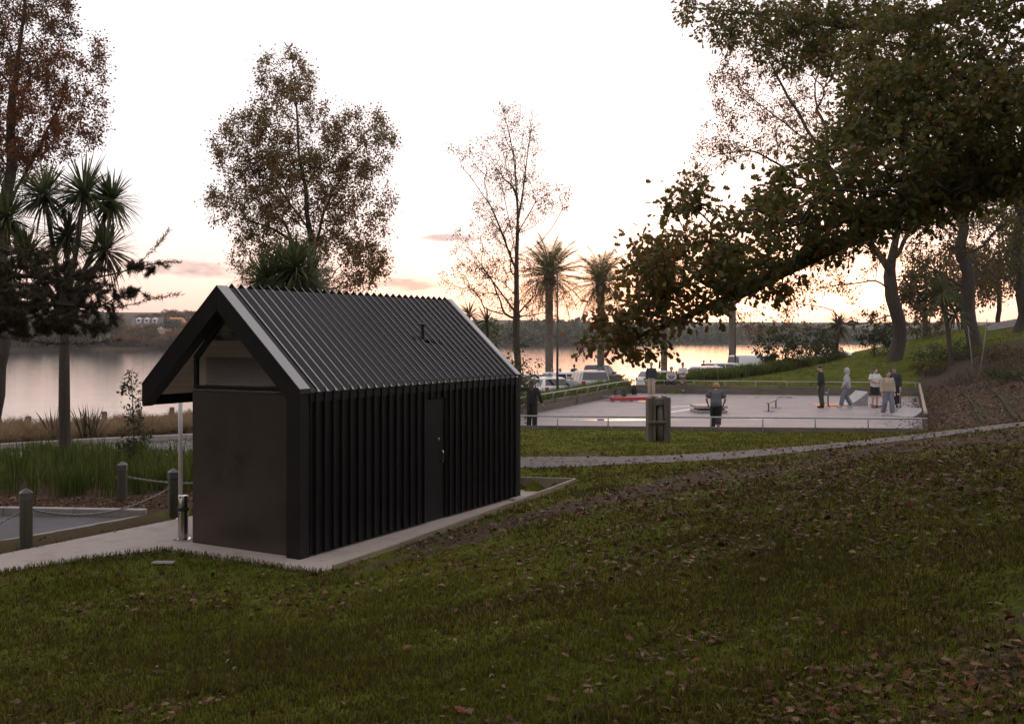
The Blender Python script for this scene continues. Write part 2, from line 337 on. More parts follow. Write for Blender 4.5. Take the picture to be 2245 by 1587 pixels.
_A[:_n0, _n0] = 1; _A[:_n0, _n0 + 1:] = CTRL[:, :2]; _A[_n0, :_n0] = 1; _A[_n0 + 1:, :_n0] = CTRL[:, :2].T
_wt = np.linalg.solve(_A, np.concatenate((CTRL[:, 2], np.zeros(3))))
def _rbf(X, Y):
    X = np.clip(X, -28, 40); Y = np.clip(Y, -15, 97)
    out = np.full(X.shape, _wt[_n0]) + _wt[_n0 + 1] * X + _wt[_n0 + 2] * Y
    for i in range(_n0):
        out += _wt[i] * _tps((X - CTRL[i, 0]) ** 2 + (Y - CTRL[i, 1]) ** 2)
    return out
LE0 = np.array((-20.5, 42.2)); LED = np.array((4.3, 5.3)) / math.hypot(4.3, 5.3); LEN = np.array((-LED[1], LED[0]))   # lake edge: point, direction, normal to the water
WATER = -1.15
NL = np.array((-1.9, 33.2)); NR = np.array((13.2, 31.9)); FR = np.array((21.1, 51.7)); FL = np.array((6.6, 54.6))
COURT = np.array((NL, NR, FR, FL))
SLAB = np.array([W(-.42, -.72)[:2], W(7.08, -.72)[:2], W(7.08, 2.3)[:2], W(-.42, 2.25)[:2]])
CPATH = np.array([W(-.42, 2.25)[:2], (-5.95, 14.0), (-6.77, 13.16), (-9.2, 10.4), (-10.9, 9.4), (-7.33, 14.26), (-5.62, 17.2), (-3.3, 21.4), W(6.9, 2.25)[:2]])
CARP = np.array([(-6.9, 18.5), (-8.35, 16.2), (-11.2, 11.6), (-17, 14.5), (-13.2, 18.9), (-9.6, 18.75)])
def sdist(poly, X, Y):
    """signed distance to a polygon, negative inside"""
    P_ = np.stack((X, Y), -1); d = np.full(X.shape, 1e9); ins = np.zeros(X.shape, bool); n = len(poly)
    for i in range(n):
        a = poly[i]; b = poly[(i + 1) % n]; e = b - a; w = P_ - a
        t = np.clip((w @ e) / (e @ e), 0, 1); q = w - t[..., None] * e; d = np.minimum(d, (q ** 2).sum(-1))
        c1 = (a[1] <= Y) & (Y < b[1]); c2 = (b[1] <= Y) & (Y < a[1])
        with np.errstate(divide='ignore', invalid='ignore'):
            xs = a[0] + (Y - a[1]) / (b[1] - a[1] + 1e-12) * e[0]
        ins ^= (c1 | c2) & (X < xs)
    d = np.sqrt(d); return np.where(ins, -d, d)
def sstep(a, b, x):
    t = np.clip((x - a) / (b - a), 0, 1); return t * t * (3 - 2 * t)
_NS = rng.normal(size=(14, 4))
def wob(X, Y, s=1.0):
    out = 0
    for i, k in enumerate(_NS): out = out + np.sin(X * k[0] * s + Y * k[1] * s + k[2] * 9) * (0.5 + 0.1 * i) / 6
    return out
def shore_range(a):
    return np.interp(a, np.radians((-75, -40, -27, -14, 0, 15, 27, 60)), (200, 300, 345, 350, 480, 660, 760, 900))
def terr(X, Y):
    X = np.asarray(X, float); Y = np.asarray(Y, float)
    z = _rbf(X, Y) + 0.018 * wob(X, Y, 1.1) * (np.hypot(X, Y) < 60)
    z = z + np.clip(-4 - Y, 0, 60) * 0.30 * sstep(-30, -5, X)            # the wooded hill behind the viewer
    for poly, zf, fe in ((COURT, -0.16, 0.25), (SLAB, -0.03, 0.10), (CPATH, -0.045, 0.10), (CARP, -0.36, 0.22)):
        s = sdist(poly, X, Y); k = 1 - sstep(0.0, fe, s); z = z * (1 - k) + zf * k
    d = (X - LE0[0]) * LEN[0] + (Y - LE0[1]) * LEN[1]
    z = np.where(d > -3, z * (1 - sstep(-3, -0.6, d)) - 0.78 * sstep(-3, -0.6, d), z)
    z = np.where(d > -0.05, -0.78 - 2.4 * sstep(-0.05, 0.25, d), z)
    r = np.hypot(X, Y); a = np.arctan2(X, Y); sr = shore_range(a); b = r - sr
    left = 1 - sstep(-0.2, 0.05, a)
    hill = WATER + 0.5 + np.clip(b, 0, 140) * (0.045 + 0.035 * left) + np.clip(b - 140, 0, 600) * 0.028 + 1.2 * wob(X * 0.02, Y * 0.02) * sstep(10, 120, b)
    far = np.where(b > 0, hill, -3.2 + 2.55 * sstep(-6, 0, b))
    z = np.where((d > 0.3) & (r > 150), far, z)
    return z
def hit(px, py, y0=4.0, y1=120.0):
    """where the sight line through a photo pixel meets the ground"""
    Ys = np.linspace(y0, y1, 2400); X = (px - CX) / F * Ys; zz = CZ - (py - HY) / F * Ys; t = terr(X, Ys)
    i = np.argmax(zz < t)
    return np.array((X[i], Ys[i], t[i]))
def tz(x, y): return float(terr(np.array([x]), np.array([y]))[0])

xs = np.concatenate((-np.geomspace(1600, 17, 46), np.arange(-16.5, 16.6, 0.22), np.arange(17, 34, 0.5), np.geomspace(34.5, 1600, 40)))
ys = np.concatenate((np.array([-400, -150, -60, -35, -20, -10, -5, 0, 2]), np.arange(3, 35, 0.22), np.arange(35, 62, 0.45), np.arange(62, 100, 1.0), np.geomspace(101, 2200, 70)))
GX, GY = np.meshgrid(xs, ys); GZ = terr(GX, GY)
nx, ny = len(xs), len(ys)
idx = np.arange(nx * ny).reshape(ny, nx)
quads = np.stack((idx[:-1, :-1], idx[:-1, 1:], idx[1:, 1:], idx[1:, :-1]), -1).reshape(-1, 4)
# bare earth and litter: where feet and shade have worn the lawn
def dirt_mask(X, Y):
    s1 = W(1.0, -1.6)[:2]; out = np.zeros(X.shape)
    for (ax, ay, bx, by, wd, am) in ((-1.0, 14.6, 3.4, 18.2, 0.75, 1.0), (-2.0, 13.0, 0.2, 15.0, 0.45, 0.6), (1.6, 16.2, 7.5, 19.2, 1.3, 0.7), (7, 19, 12, 17.5, 2.0, 0.8), (0.2, 24.0, 2.2, 24.0, 0.5, 0.8), (-0.4, 9.6, 0.5, 9.9, 0.35, .6), (3.2, 6.0, 5.5, 7.5, 0.9, 0.7)):
        a = np.array((ax, ay)); e = np.array((bx - ax, by - ay)); wx = X - ax; wy = Y - ay
        t = np.clip((wx * e[0] + wy * e[1]) / (e @ e), 0, 1); q = np.hypot(wx - t * e[0], wy - t * e[1])
        out = np.maximum(out, am * np.exp(-(q / wd) ** 2))
    rt = sdist(COURT, X, Y); side = (X - NR[0]) * (FR - NR)[1] - (Y - NR[1]) * (FR - NR)[0]
    out = np.maximum(out, np.where((side > 0) & (Y > 30) & (Y < 54), 1 - sstep(4.5, 10.0, rt), 0))
    out = np.maximum(out, 0.9 * np.exp(-(((X - 14) / 5) ** 2 + ((Y - 15) / 5) ** 2)))
    return out
def mulch_mask(X, Y):
    pb = np.array([(-6.2, 18.6), (-9.6, 18.85), (-13.2, 19.0), (-20, 19.5), (-22, 30), (-14, 30), (-7.5, 26.5), (-4.5, 22.5)])
    pt = np.array([(-26, 28), (-17.5, 31.5), (-8, 41), (0, 50.5), (-4, 56), (-21, 41.4), (-30, 34)])
    pv = np.array([(-5.9, 17.2), (-7.4, 14.5), (-10.8, 9.6), (-11.4, 11.5), (-8.3, 16.3), (-6.6, 18.6)])
    return np.maximum.reduce([1 - sstep(-0.2, 0.3, sdist(pb, X, Y)), 1 - sstep(-0.2, 0.5, sdist(pt, X, Y)), 0.8 * (1 - sstep(-0.1, 0.2, sdist(pv, X, Y))), np.where(np.hypot(X, Y) > 150, 0.75, 0.0)])
gm, nt, out = new_mat('ground')
p = _n(nt, 'ShaderNodeBsdfPrincipled'); nt.links.new(p.outputs[0], out.inputs[0]); p.inputs['Roughness'].default_value = 0.95; p.inputs['Specular IOR Level'].default_value = 0.05
lawn = ramp(nt, noise(nt, 0.55, 8, 0.65), [(0.3, (0.054, 0.062, 0.010)), (0.55, (0.092, 0.106, 0.013)), (0.75, (0.115, 0.115, 0.02))])
fine = ramp(nt, noise(nt, 22, 5, 0.7), [(0.25, (0.4, 0.4, 0.4)), (0.75, (1.5, 1.5, 1.5))])
lawn = mixc(nt, 1.0, lawn, fine, 'MULTIPLY')
earth = ramp(nt, noise(nt, 9, 8, 0.7), [(0.3, (0.042, 0.030, 0.023)), (0.6, (0.085, 0.064, 0.05)), (0.8, (0.12, 0.092, 0.074))])
mul = ramp(nt, noise(nt, 26, 6, 0.75), [(0.3, (0.025, 0.016, 0.012)), (0.55, (0.075, 0.046, 0.032)), (0.8, (0.15, 0.092, 0.064))])
ad = _n(nt, 'ShaderNodeAttribute', attribute_name='dirt'); am_ = _n(nt, 'ShaderNodeAttribute', attribute_name='mulch')
pn = _n(nt, 'ShaderNodeMath', operation='MULTIPLY_ADD'); nt.links.new(noise(nt, 1.6, 7, 0.7), pn.inputs[0]); pn.inputs[1].default_value = 2.4; pn.inputs[2].default_value = -1.45
sm = _n(nt, 'ShaderNodeMath', operation='ADD'); nt.links.new(pn.outputs[0], sm.inputs[0]); nt.links.new(ad.outputs['Fac'], sm.inputs[1])
mr = _n(nt, 'ShaderNodeMapRange'); mr.inputs[1].default_value = 0.1; mr.inputs[2].default_value = 0.5; nt.links.new(sm.outputs[0], mr.inputs[0])
c = mixc(nt, mr.outputs[0], lawn, earth); c = mixc(nt, am_.outputs['Fac'], c, mul)
nt.links.new(c, p.inputs['Base Color']); nt.links.new(bump(nt, noise(nt, 30, 6, 0.7), 0.8, 0.03), p.inputs['Normal'])
ground_me = np_mesh('ground', np.stack((GX, GY, GZ), -1).reshape(-1, 3), quads, True, {'dirt': dirt_mask(GX, GY).ravel(), 'mulch': mulch_mask(GX, GY).ravel()})
ground = link('ground', ground_me, mat=gm); tag(ground, 'sloping park lawn with worn earth, running down to the lake and up the far shore', 'ground', kind='structure')

# water
wm, nt, out = new_mat('lake_water')
p = _n(nt, 'ShaderNodeBsdfPrincipled'); nt.links.new(p.outputs[0], out.inputs[0])
p.inputs['Base Color'].default_value = (0.018, 0.017, 0.017, 1); p.inputs['Roughness'].default_value = 0.07; p.inputs['IOR'].default_value = 1.42
n1 = noise(nt, 0.9, 3, 0.5, stretch=(0.45, 1.0, 1), dist=0.4); n2 = noise(nt, 0.12, 2, 0.5, stretch=(0.3, 1.0, 1))
add = _n(nt, 'ShaderNodeMath', operation='MULTIPLY_ADD'); nt.links.new(n2, add.inputs[0]); add.inputs[1].default_value = 1.5; nt.links.new(n1, add.inputs[2])
n3 = noise(nt, 2.6, 4, 0.6, stretch=(0.35, 1.3, 1), dist=0.5); ad2 = _n(nt, 'ShaderNodeMath', operation='MULTIPLY_ADD'); nt.links.new(n3, ad2.inputs[0]); ad2.inputs[1].default_value = 0.6; nt.links.new(add.outputs[0], ad2.inputs[2])
nt.links.new(bump(nt, ad2.outputs[0], 0.15, 0.10), p.inputs['Normal'])
a0 = LE0 - LED * 120 - LEN * 0.5; a1 = LE0 + LED * 190 - LEN * 0.5
lw = np_mesh('lake', [(a0[0], a0[1], WATER), (a1[0], a1[1], WATER), (1500, 330, WATER), (1500, 1500, WATER), (-1500, 1500, WATER), (-1500, -60, WATER)], np.array([[0, 1, 2, 3, 4, 5]]))
lake = link('lake', lw, mat=wm); tag(lake, 'calm rippled lake reflecting the pale evening sky', 'lake', kind='structure')

# ------------------------------------------------------------------ paved sheets
def sheet(name, Lp, Rp, mat, dz=0.03, z=None, n=60, m=6, label=None, cat=None, rag=0.0):
    """strip between two polylines, draped on the ground"""
    def res(pl):
        pl = np.asarray(pl, float); d = np.concatenate(([0], np.cumsum(np.linalg.norm(np.diff(pl, axis=0), axis=1)))); t = np.linspace(0, d[-1], n)
        return np.stack((np.interp(t, d, pl[:, 0]), np.interp(t, d, pl[:, 1])), -1)
    A, B = res(Lp), res(Rp)
    if rag:
        for q, s in ((A, 1), (B, -1)):
            dv = (B - A); dv /= np.linalg.norm(dv, axis=1, keepdims=True); q += dv * (s * rag * (rng.random(n) - 0.3))[:, None]
    k = np.linspace(0, 1, m)[:, None, None]; V = A[None] * (1 - k) + B[None] * k
    Z = np.full(V.shape[:2], z) if z is not None else terr(V[..., 0], V[..., 1]) + dz
    ii = np.arange(m * n).reshape(m, n); q = np.stack((ii[:-1, :-1], ii[1:, :-1], ii[1:, 1:], ii[:-1, 1:]), -1).reshape(-1, 4)
    o = link(name, np_mesh(name, np.concatenate((V, Z[..., None]), -1).reshape(-1, 3), q, True), mat=mat)
    bm = bmesh.new(); bm.from_mesh(o.data); bmesh.ops.recalc_face_normals(bm, faces=bm.faces)
    if sum(f.normal.z for f in bm.faces) < 0: bmesh.ops.reverse_faces(bm, faces=bm.faces)
    bm.to_mesh(o.data); bm.free()
    return tag(o, label, cat, kind='structure')
def offset_line(pl, d):
    pl = np.asarray(pl, float); t = np.gradient(pl, axis=0); t /= np.linalg.norm(t, axis=1, keepdims=True); return pl + np.stack((-t[:, 1], t[:, 0]), -1) * d
def smooth_line(pl, k=40):
    pl = np.asarray(pl, float); t = np.linspace(0, len(pl) - 1, k); out = []
    for q in t:
        i = min(int(q), len(pl) - 2); f = q - i; p0 = pl[max(i - 1, 0)]; p1 = pl[i]; p2 = pl[i + 1]; p3 = pl[min(i + 2, len(pl) - 1)]
        out.append(0.5 * (2 * p1 + (p2 - p0) * f + (2 * p0 - 5 * p1 + 4 * p2 - p3) * f * f + (3 * p1 - p0 - 3 * p2 + p3) * f ** 3))
    return np.array(out)
PATHC = smooth_line([(-9, 25), (-4, 23.2), (0, 22.35), (3, 22.0), (5.8, 21.7), (8, 21.3), (10.3, 20.6), (14, 19.0), (20, 16)])
sheet('path', offset_line(PATHC, 1.0), offset_line(PATHC, -1.0), M['path'], 0.014, n=160, m=8, rag=0.18, label='worn grey asphalt path crossing the lawn behind the hut', cat='path')
ROADC = smooth_line([(-34, 14), (-20, 24.8), (-14.4, 29.1), (-10, 32.5), (-5, 37.5), (-2.2, 43), (-2, 49)])
sheet('road', offset_line(ROADC, 2.6), offset_line(ROADC, -2.6), M['asphalt'], 0.03, n=80, label='narrow asphalt park road beside the lake', cat='road')
CPC = smooth_line([(-2, 49), (2, 58), (8, 68), (16, 79), (30, 95)])
sheet('lakeside_car_park', offset_line(CPC, 7.5), offset_line(CPC, -3.0), M['asphalt'], 0.03, n=60, m=10, label='asphalt car park strip beside the lake', cat='car park')
FARP = smooth_line([(33, 66), (35.5, 71), (40, 76), (50, 82)])
sheet('upper_path', offset_line(FARP, 1.3), offset_line(FARP, -1.3), M['path'], 0.05, n=40, label='pale path curving over the rise behind the big trunks', cat='path')
mb = MB(); mb.prism(CARP[::-1], -0.5, -0.27); o = mb.build('parking_bay', M['asphalt']); tag(o, 'asphalt parking bay corner beside the chained bollards', 'car park', kind='structure')
mb = MB(); mb.prism(SLAB, -0.3, 0.0); o = mb.build('slab', M['concrete']); tag(o, 'pale concrete slab under the black hut', 'slab', kind='structure')
mb = MB(); mb.prism(CPATH, -0.3, -0.012); o = mb.build('concrete_path', M['concrete']); tag(o, 'pale concrete path leading to the open side of the hut', 'path', kind='structure')
def kerb(name, line, w, h, label, base=None, n=None):
    line = np.asarray(line, float); root = empty(name, (line[0][0], line[0][1], 0)); tag(root, label, 'kerb', kind='structure')
    k = 0
    for a, b in zip(line[:-1], line[1:]):
        L = np.linalg.norm(b - a); m = max(1, int(round(L / 1.8)))
        for i in range(m):
            p = a + (b - a) * (i / m); q = a + (b - a) * ((i + 1) / m); q = p + (q - p) * 0.994
            za = (tz(*p) if base is None else base) + h / 2; zb = (tz(*q) if base is None else base) + h / 2
            mb = MB(); mb.beam((p[0] - line[0][0], p[1] - line[0][1], za), (q[0] - line[0][0], q[1] - line[0][1], zb), w, h); mb.build('kerb_stone', M['kerb'], root, bevel=0.015)
    return root
kerb('bay_kerb', [(-6.85, 18.62), (-9.6, 18.86), (-13.2, 19.0)], 0.14, 0.30, 'low concrete kerb between the parking bay and the strap leaved bed', base=-0.42)
kerb('bay_edging', [(-6.9, 18.5), (-8.35, 16.2), (-11.2, 11.6)], 0.08, 0.14, 'thin concrete edging between the parking bay and the gravel verge', base=-0.36)
RL = offset_line(ROADC, 2.68)
RL = offset_line(ROADC, 2.68)
kerb('road_kerb', RL[2:30:2], 0.16, 0.22, 'concrete kerb between the park road and the tussocks')
# lake edge: a timber beam on posts
root = empty('lake_edge_barrier', (LE0[0], LE0[1], -0.78)); tag(root, 'low timber barrier of round posts and a beam along the lake edge', 'barrier')
for k in range(-4, 5):
    p = LED * (k * 1.70)
    mb = MB(); mb.lathe([(0.125, -0.3), (0.12, 0.42), (0.118, 0.50), (0.10, 0.515)], 12, (p[0], p[1], 0)); mb.build('post', M['old_timber'], root, True, autos=40)
for k in range(-4, 4):
    a = LED * (k * 1.70 + 0.13) - LEN * 0.02; b = LED * (k * 1.70 + 1.57) - LEN * 0.02
    mb = MB(); mb.beam((a[0], a[1], 0.10), (b[0], b[1], 0.10), 0.12, 0.07); mb.build('beam', M['old_timber'], root, bevel=0.008)
LEL = np.array([LE0 + LED * t for t in np.linspace(-30, 16, 20)])
sheet('lakeside_walk', LEL - LEN * 0.35, LEL - LEN * 1.5, M['concrete'], 0.03, n=50, label='narrow concrete walk along the lake edge', cat='path')

# ------------------------------------------------------------------ skate court
cm, nt, out = new_mat('court_floor')
p = _n(nt, 'ShaderNodeBsdfPrincipled'); nt.links.new(p.outputs[0], out.inputs[0])
base = ramp(nt, noise(nt, 0.8, 7, 0.6, stretch=(0.5, 1.6, 1)), [(0.3, (0.205, 0.172, 0.176)), (0.55, (0.26, 0.222, 0.225)), (0.75, (0.30, 0.26, 0.263))])
st = ramp(nt, noise(nt, 0.9, 5, 0.6, stretch=(0.25, 2.5, 1), dist=0.6), [(0.55, (1, 1, 1)), (0.72, (0.72, 0.66, 0.64))])
nt.links.new(mixc(nt, 1.0, base, st, 'MULTIPLY'), p.inputs['Base Color'])
wet = ramp(nt, noise(nt, 0.28, 4, 0.55, stretch=(0.35, 1.5, 1)), [(0.60, (0.55, 0.55, 0.55)), (0.66, (0.05, 0.05, 0.05))])
nt.links.new(wet, p.inputs['Roughness'])
mb = MB(); mb.prism(COURT, -0.3, 0.0); o = mb.build('court_floor', cm); tag(o, 'smooth pale skate court floor with damp patches', 'court', kind='structure')
def board_wall(name, a, b, zb, zt, courses, th, label, seg=2.6, mat=None):
    a = np.asarray(a, float); b = np.asarray(b, float); L = np.linalg.norm(b - a); root = empty(name, (a[0], a[1], zb)); root.rotation_euler.z = math.atan2(b[1] - a[1], b[0] - a[0]); tag(root, label, 'wall')
    h = (zt - zb) / courses
    for c in range(courses):
        off = (c % 2) * seg * 0.5; x = 0.0
        while x < L - 0.05:
            x2 = min(L, x + seg - (off if x == 0 else 0)); w = random.uniform(-0.006, 0.006)
            mb = MB(); mb.box(((x + x2) / 2, w, h * (c + 0.5)), (x2 - x - 0.008, th, h - 0.008)); mb.build('board', mat or M['court_timber'], root, bevel=0.008); x = x2
    return root
dN = (NR - NL) / np.linalg.norm(NR - NL); dF = (FR - FL) / np.linalg.norm(FR - FL); dL = (FL - NL) / np.linalg.norm(FL - NL)
nN = np.array((dN[1], -dN[0])); nLf = np.array((-dL[1], dL[0])); nFf = np.array((-dF[1], dF[0]))
board_wall('front_court_wall', NL + nN * .05, NR + nN * .05, -0.12, 0.17, 1, 0.09, 'low dark timber board wall along the grass side of the skate court')
board_wall('left_court_wall', NL + nLf * .06, FL + nLf * .06, -0.02, 0.44, 3, 0.10, 'timber board wall between the skate court and the car park planting')
board_wall('back_court_wall', FL + nFf * .06, FR + nFf * .06, -0.02, 0.46, 3, 0.10, 'timber board wall at the foot of the bright far lawn')
board_wall('right_court_wall', NR + np.array((.07, -.02)), FR + np.array((.07, -.02)), -0.1, 0.26, 2, 0.10, 'leaf strewn timber edge of the court below the terraced bank')
def rail(name, a, b, h, zb, n, lean, label, r=0.028):
    a = np.asarray(a, float); b = np.asarray(b, float); root = empty(name, (a[0], a[1], zb)); tag(root, label, 'railing'); d = b - a
    lean = np.asarray(lean, float)
    for i in range(n):
        q = d * (i / (n - 1)) * 0.985 + d * 0.007
        mb = MB(); mb.tube([(q[0], q[1], -0.35), (q[0], q[1], h * 0.55), (q[0] + lean[0] * .4, q[1] + lean[1] * .4, h * 0.85), (q[0] + lean[0], q[1] + lean[1], h)], r * 0.8, 7); mb.build('post', M['rail_steel'], root, True)
    mb = MB(); mb.tube([(d[0] * t + lean[0], d[1] * t + lean[1], h) for t in np.linspace(-0.004, 1.004, 30)], r, 8); mb.build('top_rail', M['rail_steel'], root, True)
    return root
rail('front_rail', NL + nN * .14, NR + nN * .14, 0.50, -0.02, 10, -nN * .05, 'bent low steel rail along the grass side of the skate court')
rail('left_rail', NL + nLf * .16, FL + nLf * .16 - dL * 1.0, 0.72, 0.0, 14, -nLf * .16, 'low steel rail in front of the clipped planting beside the court')
rail('back_rail', FL + nFf * .15, FR + nFf * .15, 0.70, 0.0, 10, nFf * .02, 'thin dark rail above the back board wall of the court', r=0.022)
_rr = (FR - NR) / np.linalg.norm(FR - NR)
root = empty('log_rail', (NR[0] + .1, NR[1] + .1, 0)); tag(root, 'pale worn timber rail running back beside the terraced bank', 'railing')
L_ = np.linalg.norm(FR - NR)
mb = MB(); mb.tube([(_rr[0] * t, _rr[1] * t, 0.62 + 0.03 * math.sin(t * 1.3)) for t in np.linspace(0, L_ - .3, 24)], 0.06, 8); mb.build('rail', M['edge_timber'], root, True)
for t in np.linspace(0.1, L_ - .5, 8):
    mb = MB(); mb.box((_rr[0] * t, _rr[1] * t, 0.28), (0.11, 0.11, 0.68), BROT); mb.build('post', M['old_timber'], root, bevel=0.01)
# terraces
_rn = np.array((_rr[1], -_rr[0]))
for off, z, t0, t1, hh, lab in ((1.9, 0.26, 2.6, 16.5, .22, 'lowest timber terrace edge on the leaf covered bank'), (2.9, 0.50, 2.2, 16.0, .26, 'moss streaked middle timber terrace edge on the leaf covered bank'), (4.2, 0.78, 2.0, 15.0, .28, 'highest timber terrace edge on the leaf covered bank')):
    a = NR + _rn * off + _rr * t0; root = empty('terrace_edge', (a[0], a[1], z)); root.rotation_euler.z = math.atan2(_rr[1], _rr[0]); tag(root, lab, 'terrace', 'terrace edges on the bank')
    x = 0
    while x < t1 - t0:
        zg = [tz(*(a + _rr * q)) for q in (x, x + 2.3)]
        mb = MB(); mb.beam((x, 0, zg[0] - z - .06), (x + 2.28, 0, zg[1] - z - .06), 0.17, hh); mb.build('sleeper', M['mossy_timber'], root, bevel=0.015); x += 2.3
# ------------------------------------------------------------------ the black hut
LEN_, WID, HE, HR = 6.35, 3.19, 2.36, 3.84
SL = (HR - HE) / (WID / 2); TH = 0.36
hut = empty('black_hut', (O[0], O[1], 0), BROT)
tag(hut, 'small black gabled hut with ribbed steel roof and walls and an open porch side', 'hut')
YM = WID / 2
def zroof(y): return HR - SL * abs(y - YM)
# front portal: legs and barge boards as one thick frame each side
def portal(x0, x1, name):
    root = None
    mb = MB()
    right = [(0, 0.0), (0.25, 0.0), (0.25, zroof(0.25) - TH), (YM, HR - TH), (YM, HR), (0, HE)]
    mb.extr(right, 0, x0, x1); r = mb.build(name, M['portal'], hut, bevel=0.004)
    mb = MB(); left = [(YM + .001, HR - TH), (WID - 0.02, zroof(WID) - TH + .02), (WID, zroof(WID) - TH + .10), (WID, HE), (YM + .001, HR)]
    mb.extr(left, 0, x0, x1); mb.build(name, M['portal'], hut, bevel=0.004)
portal(0.0, 0.20, 'portal_frame'); portal(LEN_ - 0.14, LEN_, 'portal_frame')
# flashing caps over the portal
for (x0, x1) in ((-0.004, 0.215), (LEN_ - 0.15, LEN_ + 0.004)):
    for s in (0, 1):
        mb = MB(); y0, y1 = (-.004, YM) if s == 0 else (WID + .004, YM)
        mb.extr([(y0, zroof(y0) + .004), (y1, HR + .004), (y1, HR + .016), (y0, zroof(y0) + .016)], 0, x0, x1); mb.build('flashing', M['flashing'], hut)
mb = MB(); mb.extr([(-.016, HE - .06), (-.004, HE - .06), (-.004, HE + .01), (-.016, HE + .01)], 0, -.004, .215)
mb.build('flashing', M['flashing'], hut)
# ribbed sheets: one fold of the profile per panel, sharing mesh data
NP = 31; X0, X1 = 0.215, LEN_ - 0.15; PW = (X1 - X0) / NP; RH = 0.051
prof = [(0, 0), (0.42 * PW, 0), (0.43 * PW, RH), (0.49 * PW, RH), (0.72 * PW, 0), (1.0 * PW - 0.001, 0)]
def fold_roof(side):
    n_ = np.array((-SL, 1.0)) if side == 0 else np.array((SL, 1.0)); n_ /= np.linalg.norm(n_)
    V = []; Fc = []
    for (x, h) in prof:
        lift = h / n_[1]
        ye = -0.03 if side == 0 else WID + 0.03
        V.append((x, ye - 0, zroof(ye) - 0.012 + lift)); V.append((x, YM, HR - 0.012 + lift))
        V.append((x, ye, zroof(ye) - 0.03)); V.append((x, YM, HR - 0.03))
    for i in range(len(prof) - 1):
        a, b = i * 4, (i + 1) * 4
        Fc += [(a, b, b + 1, a + 1), (a + 2, a + 3, b + 3, b + 2), (a, a + 2, b + 2, b), (a + 1, b + 1, b + 3, a + 3)]
    m = len(prof) - 1
    Fc += [(0, 1, 3, 2), (m * 4, m * 4 + 2, m * 4 + 3, m * 4 + 1)]
    mb = MB(); mb.add(V, Fc); return mb.mesh('roof_panel')
def fold_wall(z0, z1):
    V = []; Fc = []
    for (x, h) in prof:
        V += [(x, -h * .8, z0), (x, -h * .8, z1), (x, 0.03, z0), (x, 0.03, z1)]
    for i in range(len(prof) - 1):
        a, b = i * 4, (i + 1) * 4
        Fc += [(a, b, b + 1, a + 1), (a + 2, a + 3, b + 3, b + 2), (a, a + 2, b + 2, b), (a + 1, b + 1, b + 3, a + 3)]
    m = len(prof) - 1; Fc += [(0, 1, 3, 2), (m * 4, m * 4 + 2, m * 4 + 3, m * 4 + 1)]
    mb = MB(); mb.add(V, Fc); return mb.mesh('wall_panel')
roofR, roofL = fold_roof(0), fold_roof(1); wallF, wallD = fold_wall(0.03, HE - 0.02), fold_wall(2.06, HE - 0.02)
for m_ in (roofR, roofL): m_.materials.append(M['roof_steel'])
for m_ in (wallF, wallD): m_.materials.append(M['black_steel'])
roof = link('roof', MB().extr([(-.02, zroof(-.02) - .16), (YM, HR - .16), (WID + .02, zroof(WID + .02) - .16), (WID + .02, zroof(WID + .02) - .045), (YM, HR - .045), (-.02, zroof(-.02) - .045)], 0, 0.2, LEN_ - .14).mesh('roof'), hut, M['black_steel'])
wall = link('side_wall', MB().box((LEN_ / 2, 0.10, HE / 2 - .12), (LEN_ - .34, 0.10, HE - .26)).mesh('side_wall'), hut, M['black_steel'])
DX0, DX1 = 3.02, 3.66
for k in range(NP):
    x = X0 + k * PW
    o = link('roof_panel', roofR, roof); o.location.x = x
    o = link('roof_panel', roofL, roof); o.location.x = x
    dd = DX0 - .5 * PW < x < DX1 - .4 * PW
    o = link('wall_panel', wallD if dd else wallF, wall); o.location.x = x
# door on the ribbed side
door = link('door', MB().box(((DX0 + DX1) / 2, 0.035, 1.045), (DX1 - DX0 - .03, 0.03, 2.03)).mesh('door'), hut, M['door'])
hb = MB(); hx = DX1 - .13; hb.tube([(hx, 0.02, 0.98), (hx, -.055, 0.985), (hx, -.06, 1.02), (hx, -.06, 1.13), (hx, -.055, 1.165), (hx, 0.02, 1.17)], 0.010, 7); hb.build('handle', M['stainless'], door, True)
lb = MB(); lb.tube([(hx - .03, 0.03, 1.36), (hx - .03, 0.005, 1.36), (hx - .03, -.003, 1.36)], [0.028, 0.028, 0.02], 12); lb.build('lock', M['stainless'], door, True, autos=40)
# porch side inner wall, back wall
mb = MB(); mb.box((LEN_ / 2 + .1, 2.18, 1.15), (LEN_ - .5, 0.06, 2.30)); mb.build('porch_wall', M['portal'], hut)
mb = MB(); mb.extr([(0.25, 0.02), (2.15, 0.02), (2.15, zroof(2.15) - .2), (YM, HR - .2), (0.25, zroof(.25) - .2)], 0, LEN_ - .2, LEN_ - .145); mb.build('back_wall', M['black_steel'], hut)
